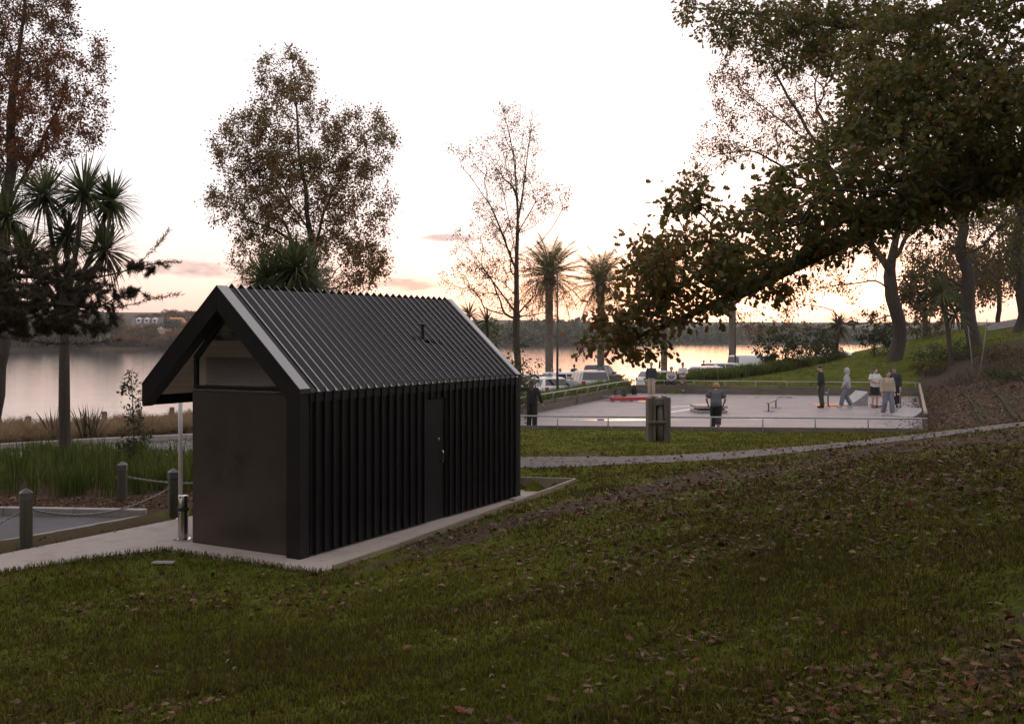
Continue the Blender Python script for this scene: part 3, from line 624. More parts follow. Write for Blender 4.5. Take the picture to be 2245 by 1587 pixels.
# front: dark metal panel, ledge, gable window
fm, nt, out = new_mat('dark_stainless_panel')
p = _n(nt, 'ShaderNodeBsdfPrincipled'); nt.links.new(p.outputs[0], out.inputs[0]); p.inputs['Metallic'].default_value = 0.85
nt.links.new(ramp(nt, noise(nt, 1.7, 6, 0.6, dist=0.5), [(0.3, (0.098, 0.083, 0.074)), (0.7, (0.118, 0.101, 0.091))]), p.inputs['Base Color'])
nt.links.new(ramp(nt, noise(nt, 2.2, 6, 0.65), [(0.3, (0.26, 0.26, 0.26)), (0.7, (0.42, 0.42, 0.42))]), p.inputs['Roughness'])
nt.links.new(bump(nt, noise(nt, 0.9, 2, 0.5), 0.08, 0.05), p.inputs['Normal'])
mb = MB(); mb.box((0.115, 1.225, 1.145), (0.03, 1.945, 2.285)); mb.build('front_panel', fm, hut, bevel=0.002)
mb = MB(); mb.box((0.18, 1.225, 1.15), (0.08, 1.93, 2.26)); mb.build('front_wall', M['portal'], hut)
mb = MB(); mb.box((0.135, 1.235, 2.305), (0.10, 1.99, 0.028)); mb.build('ledge', M['flashing'], hut, bevel=0.003)
wx = 0.17
win = link('gable_window', MB().box((wx, 1.235, 2.345), (0.06, 1.97, 0.05)).mesh('gable_window'), hut, M['black_steel'])
Wp = [(0.22, 2.37), (2.21, 2.37), (2.21, 2.76), (YM, 3.40), (0.22, zroof(.22) - .42)]
def bar(a, b, w=0.07, nm='frame'):
    mb = MB(); mb.beam((wx, a[0], a[1]), (wx, b[0], b[1]), 0.06, w); mb.build(nm, M['black_steel'], win)
bar((2.185, 2.37), (2.185, 2.76), .06); bar((2.20, 2.77), (YM - .01, 3.40), .075); bar((YM, 3.40), (0.25, 2.16), .07)
gl, nt, out = new_mat('window_glass')
p = _n(nt, 'ShaderNodeBsdfPrincipled'); nt.links.new(p.outputs[0], out.inputs[0]); p.inputs['Base Color'].default_value = (0.75, 0.72, 0.70, 1); p.inputs['Roughness'].default_value = 0.02
p.inputs['Transmission Weight'].default_value = 1.0; p.inputs['IOR'].default_value = 1.45
mb = MB(); mb.extr([(0.28, 2.372), (2.16, 2.372), (2.16, 2.74), (YM, 3.35), (0.50, 2.372 + .02)], 0, wx - .004, wx + .004); mb.build('pane', gl, win)
lo = link('louvre', MB().box((0.32, 1.2, 2.36), (0.04, 1.9, 0.03)).mesh('louvre'), hut, M['black_steel'])
for k in range(17):
    mb = MB(); z = 2.385 + k * 0.0245; ya_ = max(.25, YM - (HR - .30 - z) / SL); mb.box((0.32, (ya_ + 2.13) / 2, z), (0.05, 2.13 - ya_, 0.006), rot=Matrix.Rotation(R(32), 3, 'Y')); mb.build('slat', M['soffit'], lo)
mb = MB(); mb.box((1.2, 1.2, 2.30), (1.9, 1.9, 0.02)); mb.build('ceiling', M['portal'], hut)
# porch soffit boards on the underside of the left slope
nb = 8; ys_ = np.linspace(2.22, WID - .05, nb + 1)
for i in range(nb):
    y0, y1 = ys_[i] + .004, ys_[i + 1] - .004
    mb = MB(); z = -0.20
    mb.extr([(y0, zroof(y0) + z), (y1, zroof(y1) + z), (y1, zroof(y1) + z - .018), (y0, zroof(y0) + z - .018)], 0, 0.2, LEN_ - .15); mb.build('soffit_board', M['soffit'], hut)
for i in range(5):
    ya, yb = 2.20 - i * .12, 2.08 - i * .12
    mb = MB(); mb.extr([(ya, zroof(ya) - .20), (yb + .008, zroof(yb + .008) - .20), (yb + .008, zroof(yb + .008) - .218), (ya, zroof(ya) - .218)], 0, 0.23, LEN_ - .2); mb.build('inner_lining', M['portal'], hut)
mb = MB(); mb.box((LEN_ / 2, WID - .02, zroof(WID) - .23), (LEN_ - .36, 0.03, 0.19)); mb.build('eave_board', M['portal'], hut)
# roof vent
vp = MB(); vx, vy = 4.05, 0.72; vp.lathe([(0.03, -.05), (0.03, 0.24), (0.042, 0.242), (0.042, 0.28), (0.01, 0.29)], 12, (vx, vy, zroof(vy) + .02)); vp.build('vent_pipe', M['black_steel'], hut, True, autos=35)

# steel ash bin in the porch, white pole, drain cover
b0 = W(0.25, 2.56); binr = empty('steel_ash_bin', (b0[0], b0[1], -0.012)); tag(binr, 'slim stainless steel cylinder bin with a black band at the porch corner', 'bin')
mb = MB(); mb.lathe([(0.075, 0.012), (0.075, 0.44)], 20); mb.build('body', M['stainless'], binr, True, autos=40)
mb = MB(); mb.lathe([(0.082, 0.44), (0.088, 0.445), (0.088, 0.485), (0.082, 0.49)], 20); mb.build('band', M['rubber'], binr, True, autos=40)
mb = MB(); mb.lathe([(0.076, 0.49), (0.076, 0.66), (0.07, 0.672), (0.02, 0.68)], 20); mb.build('top', M['stainless'], binr, True, autos=40)
mb = MB(); mb.box((0, 0, 0.006), (0.24, 0.24, 0.012)); bp = mb.build('base_plate', M['stainless'], binr)
for sx in (-1, 1):
    for sy in (-1, 1):
        mb = MB(); mb.lathe([(0.012, 0.012), (0.012, 0.022)], 6, (sx * .095, sy * .095, 0)); mb.build('bolt', M['stainless'], bp)
q = G(395.5, 1137, -0.02); wp = empty('white_pole', q); tag(wp, 'slim white steel pole standing beside the concrete path, behind the porch eave', 'pole')
mb = MB(); mb.tube([(0, 0, -.1), (0, 0, 1.4), (0, 0, 2.45)], 0.036, 14); mb.build('shaft', M['white_steel'], wp, True)
mb = MB(); mb.lathe([(0.04, 2.45), (0.04, 2.47), (0.01, 2.49)], 14); mb.build('cap', M['white_steel'], wp, True)
mb = MB(); mb.lathe([(0.075, 0.0), (0.075, 0.012), (0.05, 0.016)], 14); mb.build('foot_plate', M['white_steel'], wp, True)
dpos = hit(358, 1238); mb = MB(); mb.box((0, 0, 0.012), (0.30, 0.12, 0.02)); mb.box((0, 0, 0.026), (0.25, 0.085, 0.006)); o = mb.build('drain_cover', M['kerb'], bevel=0.004); o.location = tuple(dpos + (0, 0, .015)); tag(o, 'small pale rectangular cover lying in the lawn by the hut slab', 'cover')

# timber edging on the uphill side
root = empty('timber_edging', W(0, -0.80)); root.rotation_euler.z = BROT; tag(root, 'pale timber edging board along the uphill side of the hut slab', 'edging')
cuts = [-0.25, 1.25, 3.05, 4.85, 7.15]
ztop = lambda x: 0.075 + 0.225 * max(0, (x - .3) / 6.8) ** 1.1
for a, b in zip(cuts[:-1], cuts[1:]):
    mb = MB(); mb.extr([(a, -.3), (b - .006, -.3), (b - .006, ztop(b)), (a, ztop(a))], 1, -.025 + random.uniform(-.008, .008), .025); mb.build('board', M['edge_timber'], root, bevel=0.004)
root = empty('end_retaining_board', W(7.15, -0.80)); root.rotation_euler.z = BROT; tag(root, 'timber retaining board closing the sunken corner behind the hut', 'edging')
mb = MB(); mb.extr([(0.03, -.3), (3.4, -.3), (3.4, 0.14), (0.03, 0.30)], 0, 0, .05); mb.build('board', M['edge_timber'], root, bevel=0.004)
mb = MB(); mb.box((6.05 - 7.15, 0.40, 0.02), (0.5, 0.7, 0.03)); mb.box((6.2 - 7.15, 0.30, 0.03), (0.35, 0.45, 0.03), 0.3); o = mb.build('concrete_spill', M['kerb'], bevel=0.01); o.matrix_world = Matrix.Translation(Vector(W(7.15, -0.80))) @ Matrix.Rotation(BROT, 4, 'Z'); tag(o, 'lump of spilt pale concrete on the slab at the hut far corner', 'rubble')

# ------------------------------------------------------------------ bollards and chains
def bollard(pos, label, rz, h=0.90, w=0.17):
    r = empty('timber_bollard', pos, rz); tag(r, label, 'bollard', 'timber bollards beside the parking bay')
    mb = MB(); mb.box((0, 0, h * .40 - .1), (w, w, h * .80 + .2)); mb.build('shaft', M['bollard'], r, bevel=0.008)
    c = MB(); c.box((0, 0, h * .80 + .055), (w * 1.06, w * 1.06, .11)); c.box((0, 0, h * .80 + .145), (w * 1.14, w * 1.14, 0.07), taper=0.08); c.build('cap', M['bollard_cap'], r, bevel=0.004)
    for s in (-1, 1):
        e = MB(); t = np.linspace(0, 2 * math.pi, 11); e.tube([(s * (w / 2 + .02) + .022 * math.cos(a), 0, h * .62 + .022 * math.sin(a)) for a in t], 0.005, 5, False); e.build('eye_bolt', M['chain'], r)
    return np.array(pos) + (0, 0, h * .62)
bA = G(57, 1200, -0.10); bB = G(380.5, 1136, -0.16); bC = G(268, 1100, -0.24); bD = bA + (bA - bB) * 1.0; bD[2] = -.15
bE = np.array((-4.3, 21.3, -.15))
tA = bollard(bA, 'square timber bollard with pyramid cap standing alone between parking bay and concrete path', 0.55)
tB = bollard(bB, 'timber bollard with pyramid cap half hidden behind the white pole', 0.55)
tC = bollard(bC, 'dark timber bollard standing in the strap leaved planting', 0.2, 0.80)
tD = bollard(bD, 'timber bollard at the outer end of the chain, out past the lone bollard', 0.55)
def chain(a, b, sag, label, w=0.10):
    a = np.array(a, float); b = np.array(b, float); d = b - a; dh = d.copy(); dh[2] = 0; dh /= np.linalg.norm(dh); a = a + dh * w; b = b - dh * w; L = np.linalg.norm(b - a)
    mb = MB(); n = int(L / 0.05); ring = np.linspace(0, 2 * math.pi, 9)
    pt = lambda t: a + (b - a) * t + np.array((0, 0, -4 * sag * t * (1 - t)))
    for i in range(n):
        c = pt((i + .5) / n); T = pt((i + 1) / n) - pt(i / n); T /= np.linalg.norm(T); s = np.cross(T, (0, 0, 1)); s /= np.linalg.norm(s); up = np.cross(s, T); k = s if i % 2 else up
        k = (k + (up if i % 2 else s) * .35); k /= np.linalg.norm(k)
        mb.tube([c + T * .036 * math.cos(q) + k * .020 * math.sin(q) for q in ring], 0.0075, 4, False)
    o = mb.build('chain', M['chain'], None, True); tag(o, label, 'chain', 'chains between the timber bollards'); return o
chain(tA, tB, 0.24, 'long sagging steel chain from the lone bollard to the one by the white pole')
tE = bollard(bE, 'timber bollard behind the hut at the end of the planting chain', 0.55)
chain(tC, tE, 0.26, 'steel chain hanging from the dark bollard in the planting')
chain(tD, tA, 0.24, 'steel chain running from the lone bollard out towards the open car park')
# ------------------------------------------------------------------ tree tools
def ell(px, py, rx, ry, Y, dr=None):
    """crown lobe: centre and radii from photo pixels at a depth"""
    c = P(px, py, Y); a = rx / F * Y; b = ry / F * Y
    return (c, np.array((a, dr if dr else (a + b) / 2, b)))
def sample_ell(lobes, n, shell=0.5, seed=0):
    r_ = np.random.default_rng(seed); vol = np.array([np.prod(l[1]) ** 0.8 for l in lobes]); k = r_.choice(len(lobes), n, p=vol / vol.sum())
    d = r_.normal(size=(n, 3)); d /= np.linalg.norm(d, axis=1, keepdims=True); rad = r_.random(n) ** (1 / (3 + 3 * shell))
    return np.array([l[0] for l in lobes])[k] + d * rad[:, None] * np.array([l[1] for l in lobes])[k]
def grow(guides, pts, bf=0.35):
    """joins the points to the guide limbs into one branching tree (balanced minimum spanning tree)"""
    pos = [np.array(guides[0][0], float)]; par = [-1]; plen = [0.0]
    for gi, g in enumerate(guides):
        g = np.asarray(g, float)
        if gi == 0: last = 0; g = g[1:]
        else:
            dd = np.linalg.norm(np.array(pos) - g[0], axis=1); last = int(np.argmin(dd))
            if dd[last] < 0.05: g = g[1:]
        for q in g:
            steps = max(1, int(np.linalg.norm(q - pos[last]) / 0.8)); a = pos[last]
            for s_ in range(1, steps + 1):
                p_ = a + (q - a) * s_ / steps; pos.append(p_); par.append(last); plen.append(plen[last] + np.linalg.norm(p_ - pos[last])); last = len(pos) - 1
    pts = np.asarray(pts, float); n = len(pts); best = np.full(n, 1e9); bi = np.zeros(n, int); bd = np.zeros(n)
    for i in range(len(pos)):
        d = np.linalg.norm(pts - pos[i], axis=1); c = d + bf * plen[i]; m = c < best; best[m] = c[m]; bi[m] = i; bd[m] = d[m]
    alive = np.ones(n, bool)
    for _ in range(n):
        j = int(np.argmin(np.where(alive, best, 1e9))); alive[j] = False
        pos.append(pts[j]); par.append(bi[j]); plen.append(plen[bi[j]] + bd[j]); i = len(pos) - 1
        d = np.linalg.norm(pts - pts[j], axis=1); c = d + bf * plen[i]; m = alive & (c < best); best[m] = c[m]; bi[m] = i; bd[m] = d[m]
    return np.array(pos), np.array(par), np.array(plen)
def radii(par, base, tip):
    n = len(par); kids = np.zeros(n, int)
    for i in range(n):
        if par[i] >= 0: kids[par[i]] += 1
    lo, hi = 1.2, 6.0
    for _ in range(22):
        e = (lo + hi) / 2; acc = np.where(kids == 0, tip ** e, 0.0)
        for i in range(n - 1, 0, -1): acc[par[i]] += acc[i]
        r = acc ** (1 / e)
        if r[0] > base: lo = e
        else: hi = e
    return r, kids
def order(pos, par):
    """children after parents"""
    return pos, par
def branch_mesh(pos, par, r, sides=6, jit=0.0, name='trunk', flare=1.35, minr=0.0):
    n = len(pos); ch = [[] for _ in range(n)]
    for i in range(n):
        if par[i] >= 0: ch[par[i]].append(i)
    mb = MB(); stack = [(0, None)]
    while stack:
        i, pre = stack.pop(); chain_ = [] if pre is None else [pre]; cur = i
        while True:
            chain_.append(cur)
            if not ch[cur]: break
            ks = sorted(ch[cur], key=lambda k: -r[k])
            for k in ks[1:]: stack.append((k, cur))
            cur = ks[0]
        if len(chain_) < 2: continue
        pts = pos[chain_].copy(); rr = r[chain_].copy()
        if pre is not None: rr[0] = min(rr[0], rr[1] * 1.25)
        else:
            hgt = pts[:, 2] - pts[0, 2]; rr *= 1 + (flare - 1) * np.exp(-hgt / (base_h if (base_h := max(0.25, rr[0] * 1.2)) else 1))
        if rr.max() < minr: continue
        if len(pts) > 3 and jit:
            pts[1:-1] += rng.normal(size=(len(pts) - 2, 3)) * jit * rr[1:-1, None]
        if len(pts) > 2:                                  # soften the kinks
            q = np.empty((len(pts) * 2 - 1, 3)); q[0::2] = pts; q[1::2] = (pts[1:] + pts[:-1]) / 2; q2 = q.copy(); q2[2:-2:2] = q[2:-2:2] * .5 + (q[1:-3:2] + q[3:-1:2]) * .25
            pts = q2; rr = np.interp(np.arange(len(q)) / 2, np.arange(len(rr)), rr)
        k = sides if rr.max() > 0.05 else (4 if rr.max() > 0.015 else 3)
        mb.tube(pts, rr, k, cap=False)
    return mb.mesh(name, True, fix=False)
LEAF = {   # templates along +x, folded a little at the midrib
 'quad': (np.array([(0, 0, 0), (.5, .32, .06), (1, 0, -.04), (.5, -.32, .06)]), [(0, 1, 2, 3)]),
 'oval': (np.array([(0, 0, 0), (.3, .26, .05), (.7, .24, .04), (1, 0, -.06), (.7, -.24, .04), (.3, -.26, .05)]), [(0, 1, 2, 3), (0, 3, 4, 5)]),
 'oak': (np.array([(0, 0, 0), (.18, .10, .02), (.30, .26, .06), (.40, .15, .03), (.55, .36, .07), (.64, .18, .03), (.82, .30, .04), (1, 0, -.08), (.82, -.30, .04), (.64, -.18, .03), (.55, -.36, .07), (.40, -.15, .03), (.30, -.26, .06), (.18, -.10, .02)]),
         [(0, 1, 2, 3, 11, 12, 13), (3, 4, 5, 9, 10, 11), (5, 6, 7, 8, 9)]),
 'strip': (np.array([(0, .5, 0), (1, 0, 0), (0, -.5, 0)]), [(0, 2, 1)]),
}
def frames(d, up_jit, r_):
    """rotation matrices with x along d"""
    d = d / (np.linalg.norm(d, axis=1, keepdims=True) + 1e-9); u = r_.normal(size=d.shape) * up_jit + np.array((0, 0, 1.0))
    s = np.cross(u, d); s /= (np.linalg.norm(s, axis=1, keepdims=True) + 1e-9); u = np.cross(d, s)
    return np.stack((d, s, u), -1)
def leaf_mesh(name, pts, dirs, size, shape, seed=0, var=0.35, upj=0.7, ws=1.0, rand=None):
    r_ = np.random.default_rng(seed); T, Fc = LEAF[shape]; n = len(pts); T = T * np.array((1, ws, 1.0))
    Rm = frames(dirs, upj, r_); sz = size * (1 + var * r_.uniform(-1, 1, n))
    V = np.einsum('nij,kj->nki', Rm, T) * sz[:, None, None] + pts[:, None, :]
    k = len(T); off = (np.arange(n) * k)[:, None]; faces = []
    by = {}
    for f in Fc: by.setdefault(len(f), []).append(f)
    for L, fs in by.items(): faces.append((off[:, None, :] + np.array(fs)[None]).reshape(-1, L))
    rd = r_.random(n) if rand is None else rand
    return np_mesh(name, V.reshape(-1, 3), faces, False, {'rand': np.repeat(rd, k)})
def leaf_cloud(pos, par, r, kids, n, spread, seed=0, thr=None, droop=0.25, wts=None):
    """leaf positions and directions along the thin twigs"""
    r_ = np.random.default_rng(seed); thr = thr or np.percentile(r, 80)
    c = np.where((r <= thr) & (par >= 0))[0]; w = np.where(kids[c] == 0, 1.6, 1.0)
    if wts is not None: w = w * wts(pos[c])
    k = r_.choice(c, n, p=w / w.sum()); t = r_.random(n)[:, None] ** 0.7
    base = pos[par[k]] * (1 - t) + pos[k] * t; d = r_.normal(size=(n, 3)); d[:, 2] -= droop
    dl = d / np.linalg.norm(d, axis=1, keepdims=True); off = dl * (np.abs(r_.normal(size=(n, 1))) * spread)
    return base + off, dl
def make_tree(name, label, base, guides, lobes, npts, nleaf, leaf, size, mat, bark, rbase, rtip, bf=0.35, spread=0.25, seed=1, group=None, cat='tree', shape='oval', sides=7, droop=0.3, thrp=85, shell=0.5, jit=0.5, wts=None, extra=None, upj=0.7, minr=0.0):
    base = np.asarray(base, float)
    root = empty(name, base); tag(root, label, cat, group)
    guides = [[base - np.array((0, 0, .5))] + list(guides[0])] + list(guides[1:])
    pts = sample_ell(lobes, npts, shell, seed)
    if extra is not None: pts = np.concatenate((pts, extra))
    g0 = [np.asarray(g, float) - base for g in guides]
    pos, par, pl = grow(g0, pts - base, bf); r, kids = radii(par, rbase, rtip)
    me = branch_mesh(pos, par, r, sides, jit, 'trunk', minr=minr); link('trunk', me, root, bark)
    lp, ld = leaf_cloud(pos, par, r, kids, nleaf, spread, seed, np.percentile(r, thrp), droop, wts)
    link('crown', leaf_mesh('crown', lp, ld, size, shape, seed, upj=upj), root, mat)
    return root

# ---- big red-brown autumn tree behind the hut
b = P(690, 0, 38); b[2] = tz(b[0], b[1])
Yt = 38
make_tree('autumn_tree', 'tall rounded autumn tree with red brown leaves rising behind the hut roof', b,
  [[b, P(690, 640, Yt), P(678, 520, Yt), P(672, 470, Yt), P(655, 330, Yt), P(648, 200, Yt), P(640, 130, Yt)],
   [P(676, 500, Yt), P(600, 400, Yt - .8), P(540, 330, Yt - 1)], [P(674, 480, Yt), P(745, 400, Yt + .5), P(800, 290, Yt + .8)], [P(680, 540, Yt), P(760, 520, Yt - 1), P(820, 500, Yt)], [P(682, 560, Yt), P(600, 500, Yt), P(500, 470, Yt)]],
  [ell(630, 165, 75, 60, Yt), ell(640, 300, 120, 110, Yt), ell(540, 320, 80, 75, Yt), ell(545, 450, 95, 75, Yt), ell(795, 310, 75, 85, Yt), ell(780, 450, 85, 100, Yt), ell(700, 580, 150, 70, Yt), ell(560, 560, 60, 60, Yt), ell(655, 430, 130, 110, Yt), ell(800, 580, 60, 60, Yt)],
  1500, 66000, 'oval', 0.088, M['leaf_autumn'], M['bark_dark'], 0.22, 0.0035, bf=0.30, spread=0.20, seed=11, thrp=80)
# ---- orange tree at the lake edge
Yt = 39; b = P(-4, 940, 39.5); b[2] = tz(b[0], b[1])
make_tree('orange_tree', 'large orange brown autumn tree at the lake edge behind the cabbage tree', b,
  [[b, P(-6, 760, Yt), P(0, 560, Yt), P(10, 420, Yt), P(30, 250, Yt), P(50, 60, Yt), P(60, -80, Yt)], [P(5, 480, Yt), P(80, 330, Yt), P(150, 190, Yt)], [P(20, 330, Yt), P(60, 160, Yt - 1), P(120, 40, Yt - 1)], [P(4, 500, Yt), P(-80, 350, Yt), P(-150, 200, Yt)]],
  [ell(60, 60, 110, 120, Yt), ell(150, 130, 85, 90, Yt), ell(175, 240, 75, 70, Yt), ell(60, 250, 130, 110, Yt), ell(-60, 200, 150, 200, Yt), ell(20, 360, 120, 80, Yt), ell(160, 300, 60, 40, Yt), ell(20, -80, 160, 120, Yt), ell(-20, 480, 60, 60, Yt)],
  1300, 58000, 'oval', 0.098, M['leaf_orange'], M['bark_dark'], 0.30, 0.0035, bf=0.3, spread=0.22, seed=12, thrp=80)
# ---- birch
Yt = 45; b = P(1137, 0, Yt); b[2] = tz(b[0], b[1])
make_tree('birch_tree', 'slender nearly bare birch with drooping twigs beside the hut gable end', b,
  [[b, P(1136, 800, Yt), P(1133, 650, Yt), P(1134, 560, Yt), P(1133, 430, Yt), P(1125, 330, Yt), P(1100, 225, Yt)], [P(1134, 570, Yt), P(1115, 480, Yt), P(1095, 380, Yt + .5), P(1050, 310, Yt + .6), P(1000, 325, Yt + .8)],
   [P(1135, 560, Yt), P(1170, 545, Yt), P(1205, 510, Yt - .4), P(1240, 450, Yt - .5), P(1250, 415, Yt - .5)], [P(1134, 500, Yt), P(1150, 400, Yt + .3), P(1165, 260, Yt + .3)], [P(1135, 690, Yt), P(1090, 630, Yt - .5), P(1040, 560, Yt - .6), P(1000, 540, Yt - .8)], [P(1135, 720, Yt), P(1060, 640, Yt - .8), P(970, 625, Yt - 1)], [P(1136, 700, Yt), P(1190, 670, Yt), P(1240, 690, Yt)], [P(1134, 600, Yt), P(1080, 460, Yt - .3), P(1040, 400, Yt - .3)]],
  [ell(1130, 330, 55, 110, Yt), ell(1060, 345, 60, 50, Yt), ell(1120, 440, 90, 80, Yt), ell(1215, 435, 45, 40, Yt), ell(1060, 540, 80, 60, Yt), ell(1040, 610, 85, 40, Yt), ell(1110, 620, 90, 70, Yt), ell(1190, 660, 75, 55, Yt), ell(1100, 240, 22, 22, Yt), ell(1168, 270, 16, 30, Yt), ell(1005, 325, 30, 15, Yt)],
  1300, 14000, 'oval', 0.07, M['leaf_birch'], M['bark'], 0.16, 0.0045, bf=0.42, spread=0.18, seed=13, thrp=75, droop=0.8, sides=7, jit=0.4)
# ---- big spreading tree on the far lawn
Yt = 60; b = hit(1962, 792, 40); Yt = b[1]
make_tree('lawn_oak', 'broad thick trunked tree with forked limbs standing on the bright far lawn', b,
  [[b, P(1962, 740, Yt), P(1960, 660, Yt), P(1955, 600, Yt), P(1968, 520, Yt), P(1985, 400, Yt), P(1960, 200, Yt), P(1930, 60, Yt)],
   [P(1955, 600, Yt), P(1925, 560, Yt), P(1880, 480, Yt - 1), P(1800, 330, Yt - 2), P(1720, 200, Yt - 2), P(1650, 60, Yt - 2)], [P(1880, 480, Yt - 1), P(1780, 400, Yt - 2), P(1650, 330, Yt - 3), P(1560, 340, Yt - 4)], [P(1800, 330, Yt - 2), P(1680, 240, Yt - 4), P(1590, 170, Yt - 5)],
   [P(1960, 640, Yt), P(1920, 615, Yt - 1), P(1840, 625, Yt - 2), P(1740, 640, Yt - 3)], [P(1961, 690, Yt), P(1900, 708, Yt - 1), P(1800, 724, Yt - 3), P(1700, 715, Yt - 4), P(1640, 735, Yt - 4)], [P(1962, 610, Yt), P(2000, 600, Yt), P(2060, 560, Yt + 1), P(2120, 500, Yt + 1)], [P(1968, 560, Yt), P(2040, 420, Yt + 1), P(2120, 250, Yt + 1)]],
  [ell(1700, 120, 130, 110, Yt, 4), ell(1860, 60, 150, 120, Yt, 4), ell(1640, 290, 110, 70, Yt - 3, 3), ell(1560, 340, 60, 40, Yt - 4, 2), ell(1590, 200, 50, 50, Yt - 4, 2), ell(1800, 280, 130, 90, Yt, 4), ell(2000, 250, 150, 200, Yt, 5), ell(2090, 420, 100, 100, Yt, 4), ell(1780, 640, 110, 45, Yt - 2, 2), ell(1850, 560, 90, 45, Yt - 1, 3), ell(1690, 700, 80, 35, Yt - 3, 2), ell(1520, 400, 50, 20, Yt - 4, 2)],
  1500, 42000, 'oval', 0.13, M['leaf_brown'], M['bark'], 0.40, 0.006, bf=0.28, spread=0.28, seed=14, thrp=78)
# ---- two dark trunks on the rise
b = hit(2132, 762, 30); Yt = b[1]
make_tree('hillside_tree', 'thick dark trunked tree on the rise beside the leaning stakes', b,
  [[b, P(2132, 700, Yt), P(2120, 610, Yt), P(2110, 500, Yt), P(2090, 350, Yt), P(2080, 150, Yt)], [P(2122, 620, Yt), P(2180, 560, Yt), P(2240, 480, Yt)], [P(2112, 520, Yt), P(2040, 450, Yt), P(1990, 400, Yt - 1)], [P(2124, 640, Yt), P(2070, 600, Yt), P(2030, 580, Yt)]],
  [ell(2100, 400, 120, 120, Yt, 4), ell(2050, 560, 70, 50, Yt, 3), ell(2200, 500, 90, 110, Yt, 4), ell(2080, 200, 160, 150, Yt, 4), ell(2200, 300, 120, 150, Yt, 4), ell(2010, 520, 60, 50, Yt, 3)],
  800, 26000, 'oval', 0.13, M['leaf_olive'], M['bark_dark'], 0.36, 0.008, bf=0.3, spread=0.30, seed=15, thrp=75)
b = hit(2236, 728, 30); Yt = b[1]
make_tree('hillside_tree', 'tall trunk with spreading low limb beside the pale upper path', b,
  [[b, P(2240, 660, Yt), P(2238, 560, Yt), P(2240, 400, Yt), P(2250, 200, Yt)], [P(2238, 620, Yt), P(2180, 605, Yt), P(2120, 560, Yt)], [P(2240, 470, Yt), P(2190, 400, Yt), P(2140, 350, Yt)], [P(2240, 450, Yt), P(2320, 380, Yt), P(2400, 300, Yt)]],
  [ell(2200, 420, 100, 90, Yt, 4), ell(2150, 590, 60, 40, Yt, 3), ell(2250, 250, 150, 150, Yt, 4), ell(2330, 420, 120, 120, Yt, 4), ell(2210, 620, 60, 50, Yt + 2, 3)],
  700, 20000, 'oval', 0.13, M['leaf_olive'], M['bark_dark'], 0.36, 0.008, bf=0.3, spread=0.30, seed=16, thrp=75)
for k, (px, py, Yd, hpx, sd_, mt) in enumerate(((2030, 720, 80, 130, 31, 'leaf_olive'), (2110, 715, 86, 150, 32, 'leaf_brown'), (2190, 690, 90, 190, 33, 'leaf_olive'), (2270, 690, 80, 200, 34, 'leaf_dark'))):
    b = P(px, 0, Yd); b[2] = tz(b[0], b[1])
    make_tree('background_tree', ('olive leaved tree on the skyline just right of the big lawn tree', 'brown leaved tree on the skyline behind the stakes', 'olive leaved tree on the skyline behind the pale upper path', 'dark green tree at the top of the rise behind the tall trunk')[k], b,
      [[b, P(px, py - 30, Yd), P(px, py - hpx, Yd)]], [ell(px, py - hpx * .75, 50, hpx * .55, Yd), ell(px - 35, py - hpx * .5, 40, hpx * .3, Yd), ell(px + 35, py - hpx * .6, 40, hpx * .3, Yd)],
      220, 5200, 'quad', 0.26, M[mt], M['bark_dark'], 0.22, 0.012, spread=0.45, seed=sd_, thrp=80, group='trees on the rise', shape='quad')
# ---- the foreground oak: trunk up the slope outside the frame, boughs reaching across
b = np.array((9.6, 11.5, 0)); b[2] = tz(b[0], b[1])
def Q(px, py, Y): return P(px, py, Y)
oak_g = [[b, b + (-.1, 0, 1.6), b + (-.3, .1, 3.2), b + (-.5, .2, 5.0), b + (-.4, .3, 7.5), b + (-.8, .4, 10)],
  [b + (-.35, .12, 3.4), Q(2330, 345, 11.8), Q(2240, 372, 11.8), Q(2150, 410, 11.8), Q(2060, 410, 12), Q(1960, 470, 12.2), Q(1840, 540, 12.2), Q(1720, 600, 12), Q(1600, 650, 11.6), Q(1500, 700, 11.4), Q(1400, 740, 11.2), Q(1300, 752, 11)],
  [b + (-.5, .2, 4.8), Q(2330, 20, 12), Q(2245, 95, 10.6), Q(2130, 200, 10.5), Q(2010, 290, 10.5), Q(1900, 335, 10.8), Q(1800, 370, 11.4), Q(1700, 320, 12.4), Q(1600, 345, 12.6), Q(1480, 400, 12.6)],
  [Q(1900, 335, 10.8), Q(1800, 430, 11.0), Q(1660, 480, 11.2), Q(1530, 520, 11), Q(1420, 560, 11)],
  [b + (-.45, .25, 6.5), Q(2240, -60, 14), Q(2050, 50, 15), Q(1900, 60, 17), Q(1750, 40, 18.5), Q(1600, 25, 19.5), Q(1500, 15, 20)],
  [Q(2050, 50, 15), Q(2010, 130, 12.8), Q(1960, 190, 12.4), Q(1880, 200, 12.4)],
  [b + (-.2, .1, 3.6), (8.2, 8.0, b[2] + 4.8), (5.0, 5.5, b[2] + 5.8), (1.5, 4.0, b[2] + 6.2), (-1.5, 3.5, b[2] + 6.4)], [b + (-.2, .1, 5.0), (10.5, 6, b[2] + 7), (8, 1.5, b[2] + 7.8), (4, -1.5, b[2] + 8)],
  [b + (-.4, .3, 7.0), (8.0, 15, b[2] + 9), (6.5, 17, b[2] + 10)], [b + (0, 0, 4), (12, 10, b[2] + 7), (14, 9, b[2] + 8)]]
